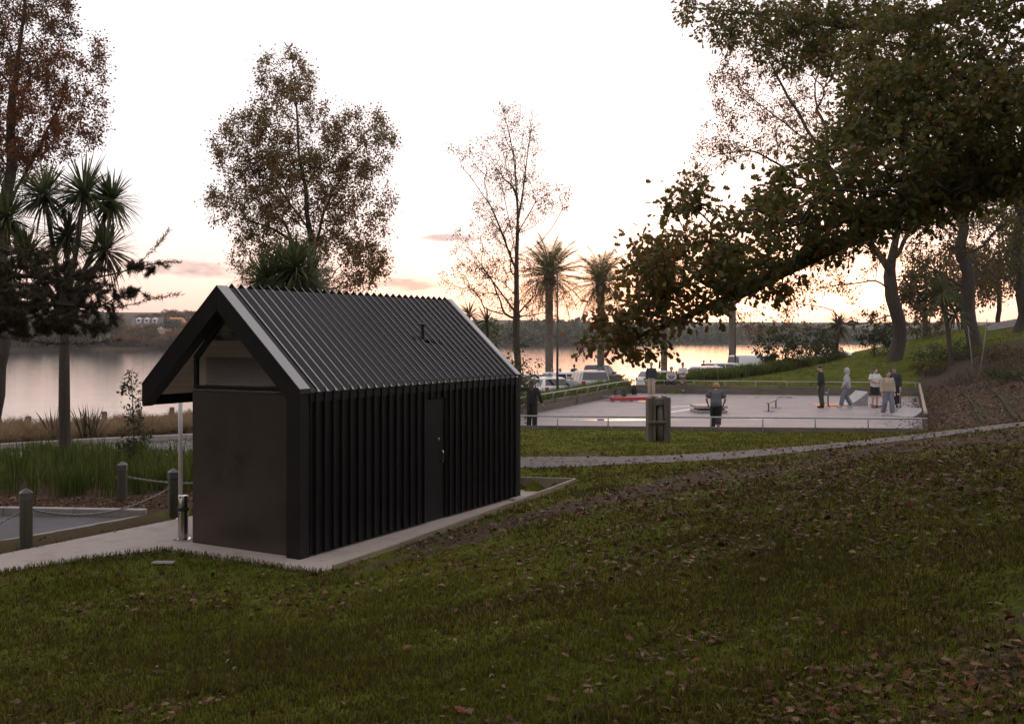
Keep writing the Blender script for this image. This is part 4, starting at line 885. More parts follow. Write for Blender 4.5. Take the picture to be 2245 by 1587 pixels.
lob = [ell(1500, 560, 90, 100, 11, .9), ell(1410, 580, 60, 70, 11, .7), ell(1480, 650, 120, 60, 11.3, .9), ell(1620, 530, 120, 100, 11.4, 1.1), ell(1770, 440, 130, 90, 11.8, 1.2), ell(1900, 380, 140, 130, 12, 1.4), ell(2050, 280, 160, 160, 12.2, 1.6), ell(2160, 380, 110, 80, 12, 1.4),
  ell(2140, 120, 160, 150, 12.6, 1.6), ell(2200, 300, 120, 130, 11.4, 1.2), ell(1950, 110, 90, 110, 13, 1.2), ell(1800, 520, 120, 60, 12, 1.0), ell(1660, 610, 110, 45, 11.7, .8), ell(1370, 690, 75, 55, 11.1, .7), ell(1310, 745, 55, 25, 11, .5), ell(1400, 760, 70, 40, 11.1, .6), ell(1500, 440, 60, 40, 12, .7),
  ell(1610, 50, 80, 50, 19.5, 1.3), ell(1740, 70, 100, 75, 18.5, 1.6), ell(1860, 70, 80, 90, 17, 1.5), ell(1520, 12, 40, 18, 20, .8), ell(1690, 450, 60, 35, 12.4, .7), ell(2000, 450, 120, 60, 12.2, 1.2),ell(1930, 230, 110, 90, 12.4, 1.2)]
over = [(np.array((4.5, 5, 9.0)), np.array((4.5, 4, 1.4))), (np.array((0, 3.8, 8.6)), np.array((2.6, 3.0, 1.1))), (np.array((7, 0, 10)), np.array((5, 4, 2))), (np.array((8, 14, 11)), np.array((4.5, 4, 2.2))), (np.array((12, 9, 10)), np.array((4, 4, 2.5)))]
oak = empty('foreground_oak', b); tag(oak, 'large dark oak whose leafy boughs hang over the court and frame the hillside', 'tree')
pts = np.concatenate((sample_ell(lob, 2500, 0.2, 21), sample_ell(over, 420, 0.2, 22)))
pos, par, pl = grow([np.asarray(g, float) - b for g in oak_g], pts - b, 0.22); r, kids = radii(par, 0.40, 0.0036)
link('trunk', branch_mesh(pos, par, r, 9, 0.35, 'trunk'), oak, M['bark_dark'])
wpos = pos + b; inview = (wpos[:, 1] > 8) & (np.abs((wpos[:, 0] / np.maximum(wpos[:, 1], .1)) - 0.25) < 0.34)
def wv(q): 
    w_ = q + b; v = (w_[:, 1] > 9.5) & (np.abs(w_[:, 0] / np.maximum(w_[:, 1], .1) - 0.27) < 0.30) & ((w_[:, 2] - CZ) / w_[:, 1] < 0.40); return np.where(v, 1.0, 0.0) + 1e-9
lp, ld = leaf_cloud(pos, par, r, kids, 36000, 0.12, 23, np.percentile(r, 84), 0.45, wv)
rr_ = np.random.default_rng(25); lw_ = lp + b; rnd = rr_.random(len(lp)) * .86; left_ = np.clip((0.215 - lw_[:, 0] / lw_[:, 1]) / .09, 0, 1)
rnd = np.where(rr_.random(len(lp)) < .10 + .55 * left_, .72 + .28 * rr_.random(len(lp)), rnd)       # the outer tips have turned
link('crown', leaf_mesh('crown', lp, ld, 0.078, 'oak', 23, upj=0.9, var=.5, rand=rnd), oak, M['leaf_oak'])
def wo_(q):
    w_ = q + b; Yq = np.maximum(w_[:, 1], .2); fr = (w_[:, 1] > 1.0) & (w_[:, 1] < 9.6) & (np.abs(w_[:, 0] / Yq) < .60) & ((w_[:, 2] - CZ) / Yq < .44); return np.where(fr | (wv(q) > .5), 0.0, 1.0) + 1e-9
lp, ld = leaf_cloud(pos, par, r, kids, 24000, 0.30, 24, np.percentile(r, 84), 0.3, wo_)
link('crown', leaf_mesh('crown', lp, ld, 0.19, 'oval', 24), oak, M['leaf_oak'])
# ---- two more trees of the wooded slope behind the viewer
SLT = [(-9, -7, 14, 41), (3, -11, 15, 42), (16, -3, 14, 43), (-18, -2, 13, 44), (-3, -16, 16, 45), (-14, -13, 15, 46), (10, -14, 16, 47), (-24, -10, 15, 48), (-27, 4, 14, 49), (-18, 8, 12, 53), (-25, 12, 13, 54), (-21, 2, 14, 55), (-33, 9, 14, 56)]
SLL = ('leafy tree on the slope behind the viewer, downhill side', 'leafy tree straight up the slope behind the viewer', 'leafy tree uphill of the foreground oak', 'leafy tree by the lower end of the concrete path', 'tall leafy tree in the second row up the slope', 'tall leafy tree in the second row, downhill side', 'tall leafy tree in the second row, uphill side', 'tall leafy tree at the lower corner of the wooded slope', 'leafy tree beyond the open car park', 'leafy tree beside the open car park', 'leafy tree on the lake side of the open car park', 'leafy tree at the foot of the wooded slope', 'leafy tree farthest along the open car park')
for k, (x, y, h, s_) in enumerate(SLT):
    b = np.array((x, y, tz(x, y)))
    make_tree('slope_tree', SLL[k], b, [[b, b + (0, 0, 3), b + (.3, 0, h * .7)]], [(b + (0, 0, h * .65), np.array((4.5, 4.0, h * .33))), (b + (2, 1, h * .5), np.array((3, 3, h * .22)))],
      220, 9000, 'quad', 0.5, M['leaf_dark'], M['bark_dark'], 0.35, 0.02, spread=0.7, seed=s_, shape='quad', group='trees of the slope behind the viewer')

# ---- fine-needled boughs coming in from the left
b = np.array((-10.6, 16.2, 0)); b[2] = tz(b[0], b[1])
root = empty('tea_tree', b); tag(root, 'fine needled dark evergreen whose boughs reach in over the lake view', 'tree')
Yb = 15.0
gd = [[b, b + (0, 0, 1.5), b + (.2, -.3, 3.0), b + (.3, -.6, 4.4), b + (.2, -.8, 5.4)],
  [b + (.2, -.3, 2.9), P(-120, 640, Yb), P(0, 665, Yb), P(110, 665, Yb), P(200, 675, Yb), P(270, 675, Yb), P(330, 655, Yb), P(398, 645, Yb)],
  [b + (.1, -.2, 2.4), P(-120, 715, Yb), P(0, 738, Yb), P(90, 752, Yb), P(180, 755, Yb), P(270, 745, Yb)],
  [b + (.25, -.4, 3.5), P(-100, 590, Yb + .4), P(20, 600, Yb + .4), P(130, 615, Yb + .3), P(220, 610, Yb + .2), P(290, 590, Yb), P(345, 575, Yb), P(395, 575, Yb)],
  [P(290, 590, Yb), P(340, 545, Yb), P(370, 505, Yb)], [P(-100, 640, Yb), P(-60, 560, Yb + .6), P(20, 540, Yb + .8)]]
lobn = [ell(60, 690, 130, 45, Yb + .2, .7), ell(170, 700, 90, 35, Yb, .5), ell(100, 630, 150, 35, Yb + .3, .7), ell(230, 650, 80, 25, Yb, .4), ell(290, 645, 45, 16, Yb, .25), ell(300, 590, 55, 18, Yb, .25), ell(350, 580, 25, 9, Yb, .15), ell(-120, 640, 150, 120, Yb + .4, 1.2), ell(40, 570, 90, 40, Yb + .5, .7), ell(150, 595, 90, 25, Yb + .3, .5), ell(60, 725, 110, 20, Yb, .4), ell(200, 720, 70, 18, Yb, .3), ell(30, 660, 90, 40, Yb - .4, .6)]
pts = sample_ell(lobn, 1300, 0.1, 51)
pos, par, pl = grow([np.asarray(g, float) - b for g in gd], pts - b, 0.25); r, kids = radii(par, 0.16, 0.0022)
link('trunk', branch_mesh(pos, par, r, 7, 0.3, 'trunk'), root, M['bark_dark'])
n = 125000; c = np.where((par >= 0) & (r < np.percentile(r, 84)))[0]; k = rng.choice(c, n); t = rng.random((n, 1)); lp = pos[par[k]] * (1 - t) + pos[k] * t
dv = pos[k] - pos[par[k]]; dv /= (np.linalg.norm(dv, axis=1, keepdims=True) + 1e-9); ld = dv * 0.8 + rng.normal(size=(n, 3)) * 0.55
lp = lp + rng.normal(size=(n, 3)) * 0.015
link('foliage', leaf_mesh('foliage', lp, ld, 0.070, 'strip', 52, ws=0.15), root, M['needle'])

# ---- cabbage trees, palms
def sword_head(c, rad, n, width, up=0.35, seed=0, droop=0.9, low=-0.55):
    """a burst of sword leaves, each a bent tapering strip"""
    r_ = np.random.default_rng(seed); V = []; Fq = []; rd = []
    for i in range(n):
        azm = r_.uniform(0, 2 * math.pi); e = r_.uniform(low, 1.0); e = math.asin(max(-.99, min(.99, e))); L = rad * r_.uniform(0.75, 1.15); w = width * r_.uniform(0.7, 1.2)
        d = np.array((math.cos(azm) * math.cos(e), math.sin(azm) * math.cos(e), math.sin(e))); s = np.array((-math.sin(azm), math.cos(azm), 0)); dr = droop * L * r_.uniform(0.05, 0.45) * max(0.15, math.cos(e))
        q0 = len(V); x = r_.random()
        for t, ww in ((0.04, .5), (.35, 1.0), (.7, .8), (1.0, .04)):
            p_ = c + d * L * t + np.array((0, 0, -dr * t ** 2.2)); tw = s * w * ww * .5 + np.array((0, 0, w * ww * .12)); V += [p_ - tw, p_ + tw]; rd += [x, x]
        Fq += [(q0 + 2 * j, q0 + 2 * j + 1, q0 + 2 * j + 3, q0 + 2 * j + 2) for j in range(3)]
    return np_mesh('leaf_head', np.array(V), np.array(Fq), False, {'rand': np.array(rd)})
def cabbage(name, label, base, trunk, heads, r0, n=120, width=0.05, group=None, skirt=40, seed=60):
    base = np.asarray(base, float); root = empty(name, base); tag(root, label, 'cabbage tree', group)
    guides = [np.asarray(trunk, float) - base]; mb = MB(); T = guides[0]
    T = np.concatenate([T[[0]] - (0, 0, .2), T]); mb.tube(T, np.linspace(r0 * 1.15, r0 * .75, len(T)), 10, False)
    top = T[-1]
    for (c, rad) in heads:
        c = np.asarray(c, float) - base; mid = top * .45 + c * .55 + np.array((0, 0, -.15)); mb.tube([top - (0, 0, .1), mid, c], [r0 * .55, r0 * .42, r0 * .34], 7, False)
    link('trunk', mb.mesh('trunk', True, False), root, M['bark'])
    for i, (c, rad) in enumerate(heads):
        c = np.asarray(c, float) - base
        link('leaf_head', sword_head(c, rad, n, width, seed=seed + i), root, M['sword'])
        if skirt: link('dead_skirt', sword_head(c - (0, 0, .12), rad * .85, skirt, width * .8, seed=seed + 50 + i, droop=2.6, low=-.95), root, M['dead_leaf'])
    return root
b = hit(143, 1028, 15); Yc = b[1]
cabbage('cabbage_tree', 'cabbage tree with dark straight trunk rising from the strap leaved bed', b, [b, P(141, 900, Yc), P(141, 780, Yc), P(143, 680, Yc)],
  [(P(185, 425, Yc), 1.15), (P(98, 430, Yc + .5), 1.1), (P(15, 480, Yc), 1.05), (P(245, 440, Yc + .3), .95), (P(232, 550, Yc - .3), .95), (P(60, 560, Yc - .5), .85), (P(150, 520, Yc + .6), .95)], 0.15, 210, 0.055, seed=61)
# loose dead leaves hanging round the trunk top
b = W(4.2, 4.6); b[2] = tz(b[0], b[1]); Yc = 24.0; b = P(640, 0, Yc); b[2] = tz(b[0], b[1])
cabbage('cabbage_tree', 'single bushy headed cabbage tree standing right behind the hut roof', b, [b, P(640, 800, Yc), P(638, 660, Yc)], [(P(628, 600, Yc), 1.12), (P(680, 620, Yc + .3), 1.0), (P(585, 615, Yc), .95), (P(650, 590, Yc - .3), 1.0)], 0.14, 330, 0.032, seed=71)
for px, py, Yc, h_, lab in ((1030, 690, 34, .62, 'young cabbage tree with spiky head nearest the hut gable end'), (1068, 705, 33, .66, 'young cabbage tree with spiky head beside the birch trunk')):
    b = P(px, 0, Yc); b[2] = tz(b[0], b[1]); cabbage('young_cabbage_tree', lab, b, [b, P(px, 780, Yc), P(px, 720, Yc)], [(P(px, py, Yc), h_)], 0.07, 70, 0.05, 'young cabbage trees by the hut', 20, 80 + px)
b = hit(2085, 800, 30); Yc = b[1]
cabbage('cabbage_tree', 'drooping dark cabbage tree beside the leaning stakes on the bank', b, [b, P(2080, 740, Yc), P(2072, 680, Yc)], [(P(2065, 640, Yc), 1.25), (P(2095, 690, Yc), 1.1)], 0.14, 120, 0.07, seed=90)
b = P(1833, 0, 72); b[2] = tz(b[0], b[1]); cabbage('cabbage_tree', 'cabbage tree with a drooping skirt standing against the lake behind the far lawn', b, [b, P(1833, 770, 72), P(1835, 735, 72)], [(P(1838, 712, 72), 1.5)], 0.20, 90, 0.11, seed=95, skirt=70)

def frond(L, seed, nl=26):
    r_ = np.random.default_rng(seed); V = []; Fq = []; rd = []
    ts = np.linspace(0, 1, 9); rach = np.stack((ts * L * (1 - .12 * ts ** 2), np.zeros(9), -0.55 * L * ts ** 2.4 * .55), -1)
    for i in range(8):
        q0 = len(V); w = .03 * (1 - .7 * ts[i])
        V += [rach[i] + (0, w, 0), rach[i] + (0, -w, 0), rach[i + 1] + (0, -w, 0), rach[i + 1] + (0, w, 0)]; rd += [.9] * 4; Fq.append((q0, q0 + 1, q0 + 2, q0 + 3))
    for j in range(nl):
        t = 0.10 + 0.9 * j / nl; p_ = np.array([np.interp(t, ts, rach[:, a]) for a in range(3)]); ll = L * .24 * (math.sin(math.pi * min(1, .25 + t * .8)) + .15)
        for s in (-1, 1):
            d = np.array((.62, s * .72, .22 - .5 * r_.random())); d /= np.linalg.norm(d); q0 = len(V); w = .028; x = r_.random()
            V += [p_ + (w, 0, 0), p_ - (w, 0, 0), p_ + d * ll + (0, 0, -ll * .18)]; rd += [x] * 3; Fq.append((q0, q0 + 1, q0 + 2, q0 + 2))
    V = np.array(V); tri = np.array([f[:3] for f in Fq if f[2] == f[3]]); qd = np.array([f for f in Fq if f[2] != f[3]])
    me = np_mesh('frond', V, [tri, qd], False, {'rand': np.array(rd)}); me.materials.append(M['palm_leaf']); return me
FR_ = [frond(3.35, s) for s in range(4)]
def palm(px, Y, yc, label, tr=0.27, nf=84, s=1.0):
    b = P(px, 0, Y); b[2] = tz(b[0], b[1]); root = empty('date_palm', b); tag(root, label, 'palm', 'palms along the lake edge')
    c = P(px, yc, Y) - b; mb = MB(); zz = np.linspace(-.3, c[2] - .2, 26)
    mb.tube([(0.0, 0, z) for z in zz], tr * (1 + .25 * np.exp(-(zz + .3) / .5)) * (1 + .03 * np.sin(np.arange(26) * 2.4)), 12, False); link('trunk', mb.mesh('trunk', True, False), root, M['palm_bark'])
    mb = MB(); mb.lathe([(tr * 1.0, -.9), (tr * 1.5, -.4), (tr * 1.45, .0), (tr * .7, .4), (.05, .55)], 12, tuple(c)); mb.build('crown_shaft', M['palm_bark'], root, True)
    r_ = np.random.default_rng(int(px))
    for k in range(nf):
        e = R(82 - 130 * (k / nf) ** 0.9 + r_.uniform(-6, 6)); a = k * 2.39996 + r_.uniform(-.2, .2)
        o = link('frond', FR_[k % 4], root); o.location = tuple(c); o.rotation_euler = (r_.uniform(-.3, .3), -e, a); sc = s * r_.uniform(.85, 1.1); o.scale = (sc, sc, sc)
palm(1204, 68, 606, 'tall date palm beside the lamp post at the lake edge, nearest the birch')
palm(1317, 74, 622, 'date palm at the lake edge behind the dark pickup')
palm(1456, 82, 600, 'date palm trunk at the lake edge behind the standing court visitors', s=1.1)
palm(1604, 90, 590, 'date palm trunk at the lake edge beside the second thin lamp post', s=1.15)
# ---- shrubs and small trees
def shrub(name, label, base, w, h, n, size, mat, seed, group=None, cat='shrub', stem=0.03, shape='oval'):
    base = np.asarray(base, float)
    return make_tree(name, label, base, [[base - (0, 0, .05), base + (0, 0, h * .3), base + (.02, 0, h * .7)]], [(base + (0, 0, h * .55), np.array((w * .5, w * .5, h * .45))), (base + (w * .15, 0, h * .35), np.array((w * .45, w * .45, h * .33)))], 90, n, 'oval', size, mat, M['bark_dark'], stem, 0.003, spread=0.12, seed=seed, group=group, cat=cat, shape=shape, thrp=85)
b = hit(296, 1036, 15); Yc = b[1]
make_tree('sapling', 'young leafy sapling with thin stem growing in the strap leaved bed', b, [[b, P(292, 950, Yc), P(290, 860, Yc), P(288, 815, Yc)]], [ell(290, 880, 28, 50, Yc, .3), ell(300, 950, 32, 35, Yc, .35), ell(276, 980, 22, 28, Yc, .3), ell(286, 830, 14, 20, Yc, .15)], 130, 620, 'oval', 0.085, M['leaf_dark'], M['bark'], 0.022, 0.003, spread=0.07, seed=101, cat='sapling', thrp=85)
for k, (px, py, w, h, Yd, mt, lab) in enumerate(((1695, 822, 3.0, 3.3, 64, 'leaf_dark', 'conical dark shrub at the end of the lakeside hedge'), (1770, 808, 4.0, 3.2, 70, 'leaf_dark', 'umbrella shaped dark shrub on the far lawn edge, wider one'), (1800, 800, 2.8, 2.9, 74, 'leaf_dark', 'umbrella shaped dark shrub next to the lakeside cabbage tree'), (1915, 770, 3.0, 3.6, 66, 'leaf_dark', 'upright green shrub just left of the big lawn trunk'),
    (2010, 745, 4.5, 2.6, 72, 'leaf_olive', 'grey olive shrub behind the big lawn trunk'), (1085, 860, 3.4, 4.2, 36, 'leaf_dark', 'tall loose shrub filling the gap behind the hut far gable'), (1110, 870, 2.4, 2.6, 39, 'leaf_olive', 'low loose shrub behind the hut far gable'))):
    b = P(px, 0, Yd); b[2] = tz(b[0], b[1]); shrub('shrub', lab, b, w, h, 1700, 0.17 if Yd > 50 else .10, M[mt], 110 + k, stem=.07)
for k, (px, py, w, h, lab) in enumerate(((2045, 800, 2.6, 1.1, 'low scrubby bush on the bank by the court corner'), (2030, 822, 1.8, .8, 'small grey bush overhanging the court back corner'), (2095, 790, 2.4, 1.2, 'dark bush at the foot of the drooping cabbage tree'), (2180, 790, 2.4, .9, 'low brown bush uphill of the leaning stakes'), (2210, 835, 2.2, .6, 'low leafy scrub above the terraces'))):
    b = hit(px, py, 30); shrub('bank_bush', lab, b, w, h, 900, 0.10, M['leaf_olive' if k % 2 else 'leaf_dark'], 130 + k, group='bushes on the bank', stem=.03)
for k, (p0, p1, lab) in enumerate((((2134, 838), (2122, 715), 'thin bare stake leaning left on the bank'), ((2144, 838), (2164, 700), 'thin bare stake leaning right on the bank'))):
    a = hit(p0[0], p0[1], 30); e = P(p1[0], p1[1], a[1]); mb = MB(); mb.tube([(0, 0, -.2), (e - a) * .5 + (.03, 0, 0), e - a], [.035, .03, .022], 7); o = mb.build('stake', M['bark_pale'], None, True); o.location = tuple(a); tag(o, lab, 'stake', 'stakes on the bank')
# ------------------------------------------------------------------ beds and hedges
def blades(name, pts, hts, wid, mat, seed, lean=0.35, bend=0.5, parent=None, rand=None):
    """upright tapering blades, each two bent quads and a tip"""
    r_ = np.random.default_rng(seed); n = len(pts); a = r_.uniform(0, 2 * math.pi, n); ln = np.abs(r_.normal(size=n)) * lean
    d = np.stack((np.cos(a), np.sin(a), np.zeros(n)), -1); tw = r_.uniform(0, 2 * math.pi, n); s = np.stack((np.cos(tw), np.sin(tw), np.zeros(n)), -1)
    wid = np.broadcast_to(wid, (n,)); hts = np.broadcast_to(hts, (n,)); V = []
    for t, w in ((0, .8), (.4, 1.0), (.75, .7)):
        c = pts + d * (ln * hts * (t * (1 - bend) + bend * t * t))[:, None] + np.array((0, 0, 1.0)) * (hts * t * (1 - 0.25 * ln * t))[:, None]
        V += [c - s * (wid * w / 2)[:, None], c + s * (wid * w / 2)[:, None]]
    c = pts + d * (ln * hts)[:, None] + np.array((0, 0, 1.0)) * (hts * (1 - .25 * ln))[:, None]; V.append(c)
    V = np.stack(V, 1); off = (np.arange(n) * 7)[:, None]
    q = np.concatenate((off + [0, 1, 3, 2], off + [2, 3, 5, 4])); t = off + [4, 5, 6]
    return np_mesh(name, V.reshape(-1, 3), [q, t], False, {'rand': np.repeat(r_.random(n) if rand is None else rand, 7)})
def in_poly(poly, n, seed):
    r_ = np.random.default_rng(seed); poly = np.asarray(poly, float); lo, hi = poly.min(0), poly.max(0); out = np.zeros((0, 2))
    while len(out) < n:
        q = r_.uniform(lo, hi, (n * 2, 2)); q = q[sdist(poly, q[:, 0], q[:, 1]) < 0]; out = np.concatenate((out, q))
    q = out[:n]; return np.concatenate((q, terr(q[:, 0], q[:, 1])[:, None]), 1)
IRIS = np.array([(-8.3, 20.7), (-9.4, 20.9), (-11, 20.8), (-16, 21.2), (-17, 26.0), (-12, 27.3), (-9.0, 27.2), (-6.0, 24.6), (-5.4, 22.6), (-6.5, 21.3)])
cl = in_poly(IRIS, 260, 200); k = np.repeat(np.arange(260), 26); r_ = np.random.default_rng(201)
pt = cl[k] + np.concatenate((r_.normal(size=(len(k), 2)) * 0.11, np.zeros((len(k), 1)) - .03), 1)
hh = (0.62 + 0.18 * r_.random(len(k))) * (0.85 + 0.3 * r_.random(260))[k]
o = link('strap_leaf_bed', blades('strap_leaf_bed', pt, hh, 0.022, None, 202, 0.26, .55), mat=M['iris']); tag(o, 'dense bed of upright green strap leaves behind the chained bollards', 'plants', kind='stuff')
# tussocks: each clump a thing
tcl = []
for t in np.linspace(-9, 14.5, 26):
    for row, dd in ((0, -3.0), (1, -4.4), (2, -5.8), (3, -7.2), (4, -8.6)):
        p = LE0 + LED * (t + row * .37 + random.uniform(-.3, .3)) + LEN * (dd + random.uniform(-.25, .25)); tcl.append(p)
def tmesh(seed):
    r_ = np.random.default_rng(seed); n = 320; a = r_.uniform(0, 6.28, n); rr = .14 * np.sqrt(r_.random(n)); pts_ = np.stack((rr * np.cos(a), rr * np.sin(a), np.full(n, -.02)), -1)
    return blades('tussock', pts_, 0.55 + 0.35 * r_.random(n), 0.012, None, seed, 0.62, .75)
TM = [tmesh(s) for s in range(5)]
for m_ in TM: m_.materials.append(M['tussock'])
for i, p in enumerate(tcl):
    s = random.uniform(.62, .95); o = link('tussock', TM[i % 5]); o.location = (p[0], p[1], tz(p[0], p[1])); o.rotation_euler.z = random.uniform(0, 6.28); o.scale = (s * 1.5, s * 1.5, s)
    tag(o, 'straw coloured tussock grass clump in the bed between road and lake', 'tussock', 'tussocks along the lake edge')
for k, px in enumerate((118, 186, 205)):
    b = hit(px, 968, 20); o = link('dark_flax', blades('dark_flax', np.tile(np.array((0., 0, 0)), (16, 1)) + rng.normal(size=(16, 3)) * (.06, .06, 0), 1.15 + .3 * rng.random(16), 0.05, None, 210 + k, .45, .3), mat=M['needle']); o.location = tuple(b)
    tag(o, 'dark bronze flax with stiff arching leaves among the tussocks', 'flax', 'dark flaxes among the tussocks')
def hedge(name, line, wd, h, n, label, size=0.5, seed=300):
    line = smooth_line(line, 30); r_ = np.random.default_rng(seed); root = empty(name, (line[0][0], line[0][1], tz(*line[0]))); tag(root, label, 'hedge')
    nc = n // 34; t = r_.random(nc) * 28.99; i = t.astype(int); f = t - i; c = line[i] * (1 - f)[:, None] + line[i + 1] * f[:, None] + r_.uniform(-wd / 2, wd / 2, (nc, 2))
    k = np.repeat(np.arange(nc), 34); pts_ = c[k] + r_.normal(size=(len(k), 2)) * .10; z = terr(pts_[:, 0], pts_[:, 1]); hs = h * (.75 + .4 * r_.random(nc))[k] * (.7 + .5 * r_.random(len(k)))
    V = np.concatenate((pts_, z[:, None]), 1) - np.array(root.location)
    link('foliage', blades('foliage', V, hs, 0.05, None, seed, .55, .8), root, M['hedge'])
hl = [NL + nLf * 1.1 - dL * 1.0, NL + nLf * 1.1 + dL * 8, NL + nLf * 1.1 + dL * 16, FL + nLf * .9 + dL * .2]
hedge('lakeside_hedge', hl, 1.5, 0.68, 12000, 'strap leaved green hedge along the steel rail between court and parked cars', seed=301)
hedge('lakeside_hedge', [(8.8, 58.2), (12.0, 60.2), (15.2, 62.2), (18.5, 64.5)], 1.6, 0.72, 9000, 'rounded green hedge along the far lawn in front of the parked cars', seed=302)
hedge('lakeside_hedge', [(20, 68), (22, 70.5), (24, 73.5)], 1.3, 0.5, 2600, 'short low hedge at the far lawn edge beside the umbrella shrubs', seed=303)

# ------------------------------------------------------------------ grass blades and fallen leaves
def lawn_pts(n, y0, y1, pw, seed):
    r_ = np.random.default_rng(seed); u = r_.random(n * 2)
    Y = y0 * (y1 / y0) ** u if pw == 2 else y0 + (y1 - y0) * u
    X = (r_.uniform(-0.62, 0.86, n * 2)) * Y
    Z = terr(X, Y); keep = np.ones(len(X), bool)
    for poly, mg in ((SLAB, .0), (CPATH, -.03), (CARP, .2), (COURT, .28)): keep &= sdist(poly, X, Y) > mg
    PA = np.concatenate((offset_line(PATHC, 0.95), offset_line(PATHC, -0.95)[::-1])); keep &= sdist(PA, X, Y) > 0
    keep &= mulch_mask(X, Y) < 0.3
    q = (X - (-2.95)) * BU[0] + (Y - 13.84) * BU[1]; w = (X - (-2.95)) * BV[0] + (Y - 13.84) * BV[1]
    keep &= ~((q > -.3) & (q < 7.2) & (w > -.9) & (w < 3.5))
    d = dirt_mask(X, Y) + 0.35 * wob(X, Y, 2.2); keep &= r_.random(len(X)) > np.clip(d * 1.25 - .05, 0, .96)
    # gaps that are not lawn: planting and banks right of the court
    X, Y, Z = X[keep][:n], Y[keep][:n], Z[keep][:n]; return np.stack((X, Y, Z), -1)
g = lawn_pts(100000, 4.6, 34, 2, 400); dist = g[:, 1]
k = np.repeat(np.arange(len(g)), 3); r_ = np.random.default_rng(401)
pt = g[k] + np.concatenate((r_.normal(size=(len(k), 2)) * (0.012 + 0.0016 * dist[k])[:, None], np.full((len(k), 1), -.008)), 1)
patch = 0.75 + 0.5 * (wob(g[:, 0], g[:, 1], 1.7) > 0.1) + .25 * wob(g[:, 0], g[:, 1], 4)
hh = (0.030 + 0.030 * r_.random(len(k))) * np.clip(patch, .5, 1.6)[k]; hh *= 1 + .012 * dist[k]
dry = np.clip(.72 * np.exp(-(((g[:, 0] - 5.5) / 5.5) ** 2 + ((g[:, 1] - 15.5) / 5.0) ** 2)) + .7 * dirt_mask(g[:, 0], g[:, 1]) + .30 * (wob(g[:, 0], g[:, 1], .8) > .25) + .12, 0, .85)      # dead thatch under the oak
rnd = r_.random(len(k)); rnd = np.where(r_.random(len(k)) < dry[k], rnd * .16 - .35, rnd)
o = link('grass', blades('grass', pt, hh, 0.0035 + 0.00075 * dist[k], None, 402, 0.55, .6, rand=rnd), mat=M['grass']); tag(o, 'short green lawn grass on the slope', 'grass', kind='stuff')
g2 = lawn_pts(2600, 4.6, 30, 2, 405); k = np.repeat(np.arange(len(g2)), 7)
pt = g2[k] + np.concatenate((r_.normal(size=(len(k), 2)) * .022, np.full((len(k), 1), -.008)), 1)
o = link('grass_tufts', blades('grass_tufts', pt, (.055 + .06 * r_.random(len(g2)))[k] * (.7 + .5 * r_.random(len(k))), 0.0045 + 0.0006 * g2[k, 1], None, 406, 0.75, .6), mat=M['grass']); tag(o, 'longer grass tufts standing out of the lawn', 'grass', kind='stuff')
# long fringe round slab and path edges
fr = []
for a, b2 in ((W(-.43, -.8), W(-.43, 2.3)), (np.array((-5.12, 14.55)), np.array((-5.95, 13.97))), (np.array((-5.95, 13.97)), np.array((-6.78, 13.12))), (np.array((-6.78, 13.12)), np.array((-9.2, 10.38)))):
    a = np.asarray(a)[:2]; b2 = np.asarray(b2)[:2]; n = int(np.linalg.norm(b2 - a) * 260); t = r_.random(n)[:, None]; q = a + (b2 - a) * t + r_.normal(size=(n, 2)) * .035; fr.append(q)
q = np.concatenate(fr); V = np.concatenate((q, np.maximum(terr(q[:, 0], q[:, 1]), -.03)[:, None]), 1)
o = link('grass_fringe', blades('grass_fringe', V, .045 + .06 * r_.random(len(V)), .009, None, 404, .5, .6), mat=M['grass']); tag(o, 'longer grass fringe along the slab, path and edging board', 'grass', kind='stuff')
g = lawn_pts(26000, 34, 80, 2, 410); dd_ = (g[:, 0] - LE0[0]) * LEN[0] + (g[:, 1] - LE0[1]) * LEN[1]; g = g[(g[:, 2] > 0.0) & (dd_ < -8) & (g[:, 0] > 4)]
k = np.repeat(np.arange(len(g)), 3); pt = g[k] + np.concatenate((r_.normal(size=(len(k), 2)) * .10, np.full((len(k), 1), -.01)), 1)
o = link('far_grass', blades('far_grass', pt, .05 + .04 * r_.random(len(k)), .05, None, 411, .5, .6), mat=M['grass']); tag(o, 'bright lawn grass beyond the skate court', 'grass', kind='stuff')
def litter_pts(n, seed):
    r_ = np.random.default_rng(seed); out = np.zeros((0, 2))
    while len(out) < n:
        m = n * 3; Y = 4.8 * (34 / 4.8) ** r_.random(m); X = r_.uniform(-.6, .86, m) * Y
        dens = 0.035 + 0.9 * np.exp(-(((X - 5.5) / 5) ** 2 + ((Y - 15.5) / 4.2) ** 2)) + .04 * (X > 0) * (Y < 12) + 0.22 * (wob(X, Y, 1.3) > .35) * (Y < 13) + .35 * dirt_mask(X, Y)
        keep = r_.random(m) < dens
        for poly, mg in ((SLAB, .05), (CPATH, .0), (COURT, .1)): keep &= sdist(poly, X, Y) > mg
        q = (X + 2.95) * BU[0] + (Y - 13.84) * BU[1]; w = (X + 2.95) * BV[0] + (Y - 13.84) * BV[1]; keep &= ~((q > -.3) & (q < 7.2) & (w > -.85) & (w < 3.6))
        out = np.concatenate((out, np.stack((X, Y), -1)[keep]))
    q = out[:n]; return np.concatenate((q, terr(q[:, 0], q[:, 1])[:, None]), 1)
r_ = np.random.default_rng(421)
L = litter_pts(18000, 420); near = L[:, 1] < 9.6; Ls = L[~near]
dv = r_.normal(size=(len(Ls), 3)) * (1, 1, .22)
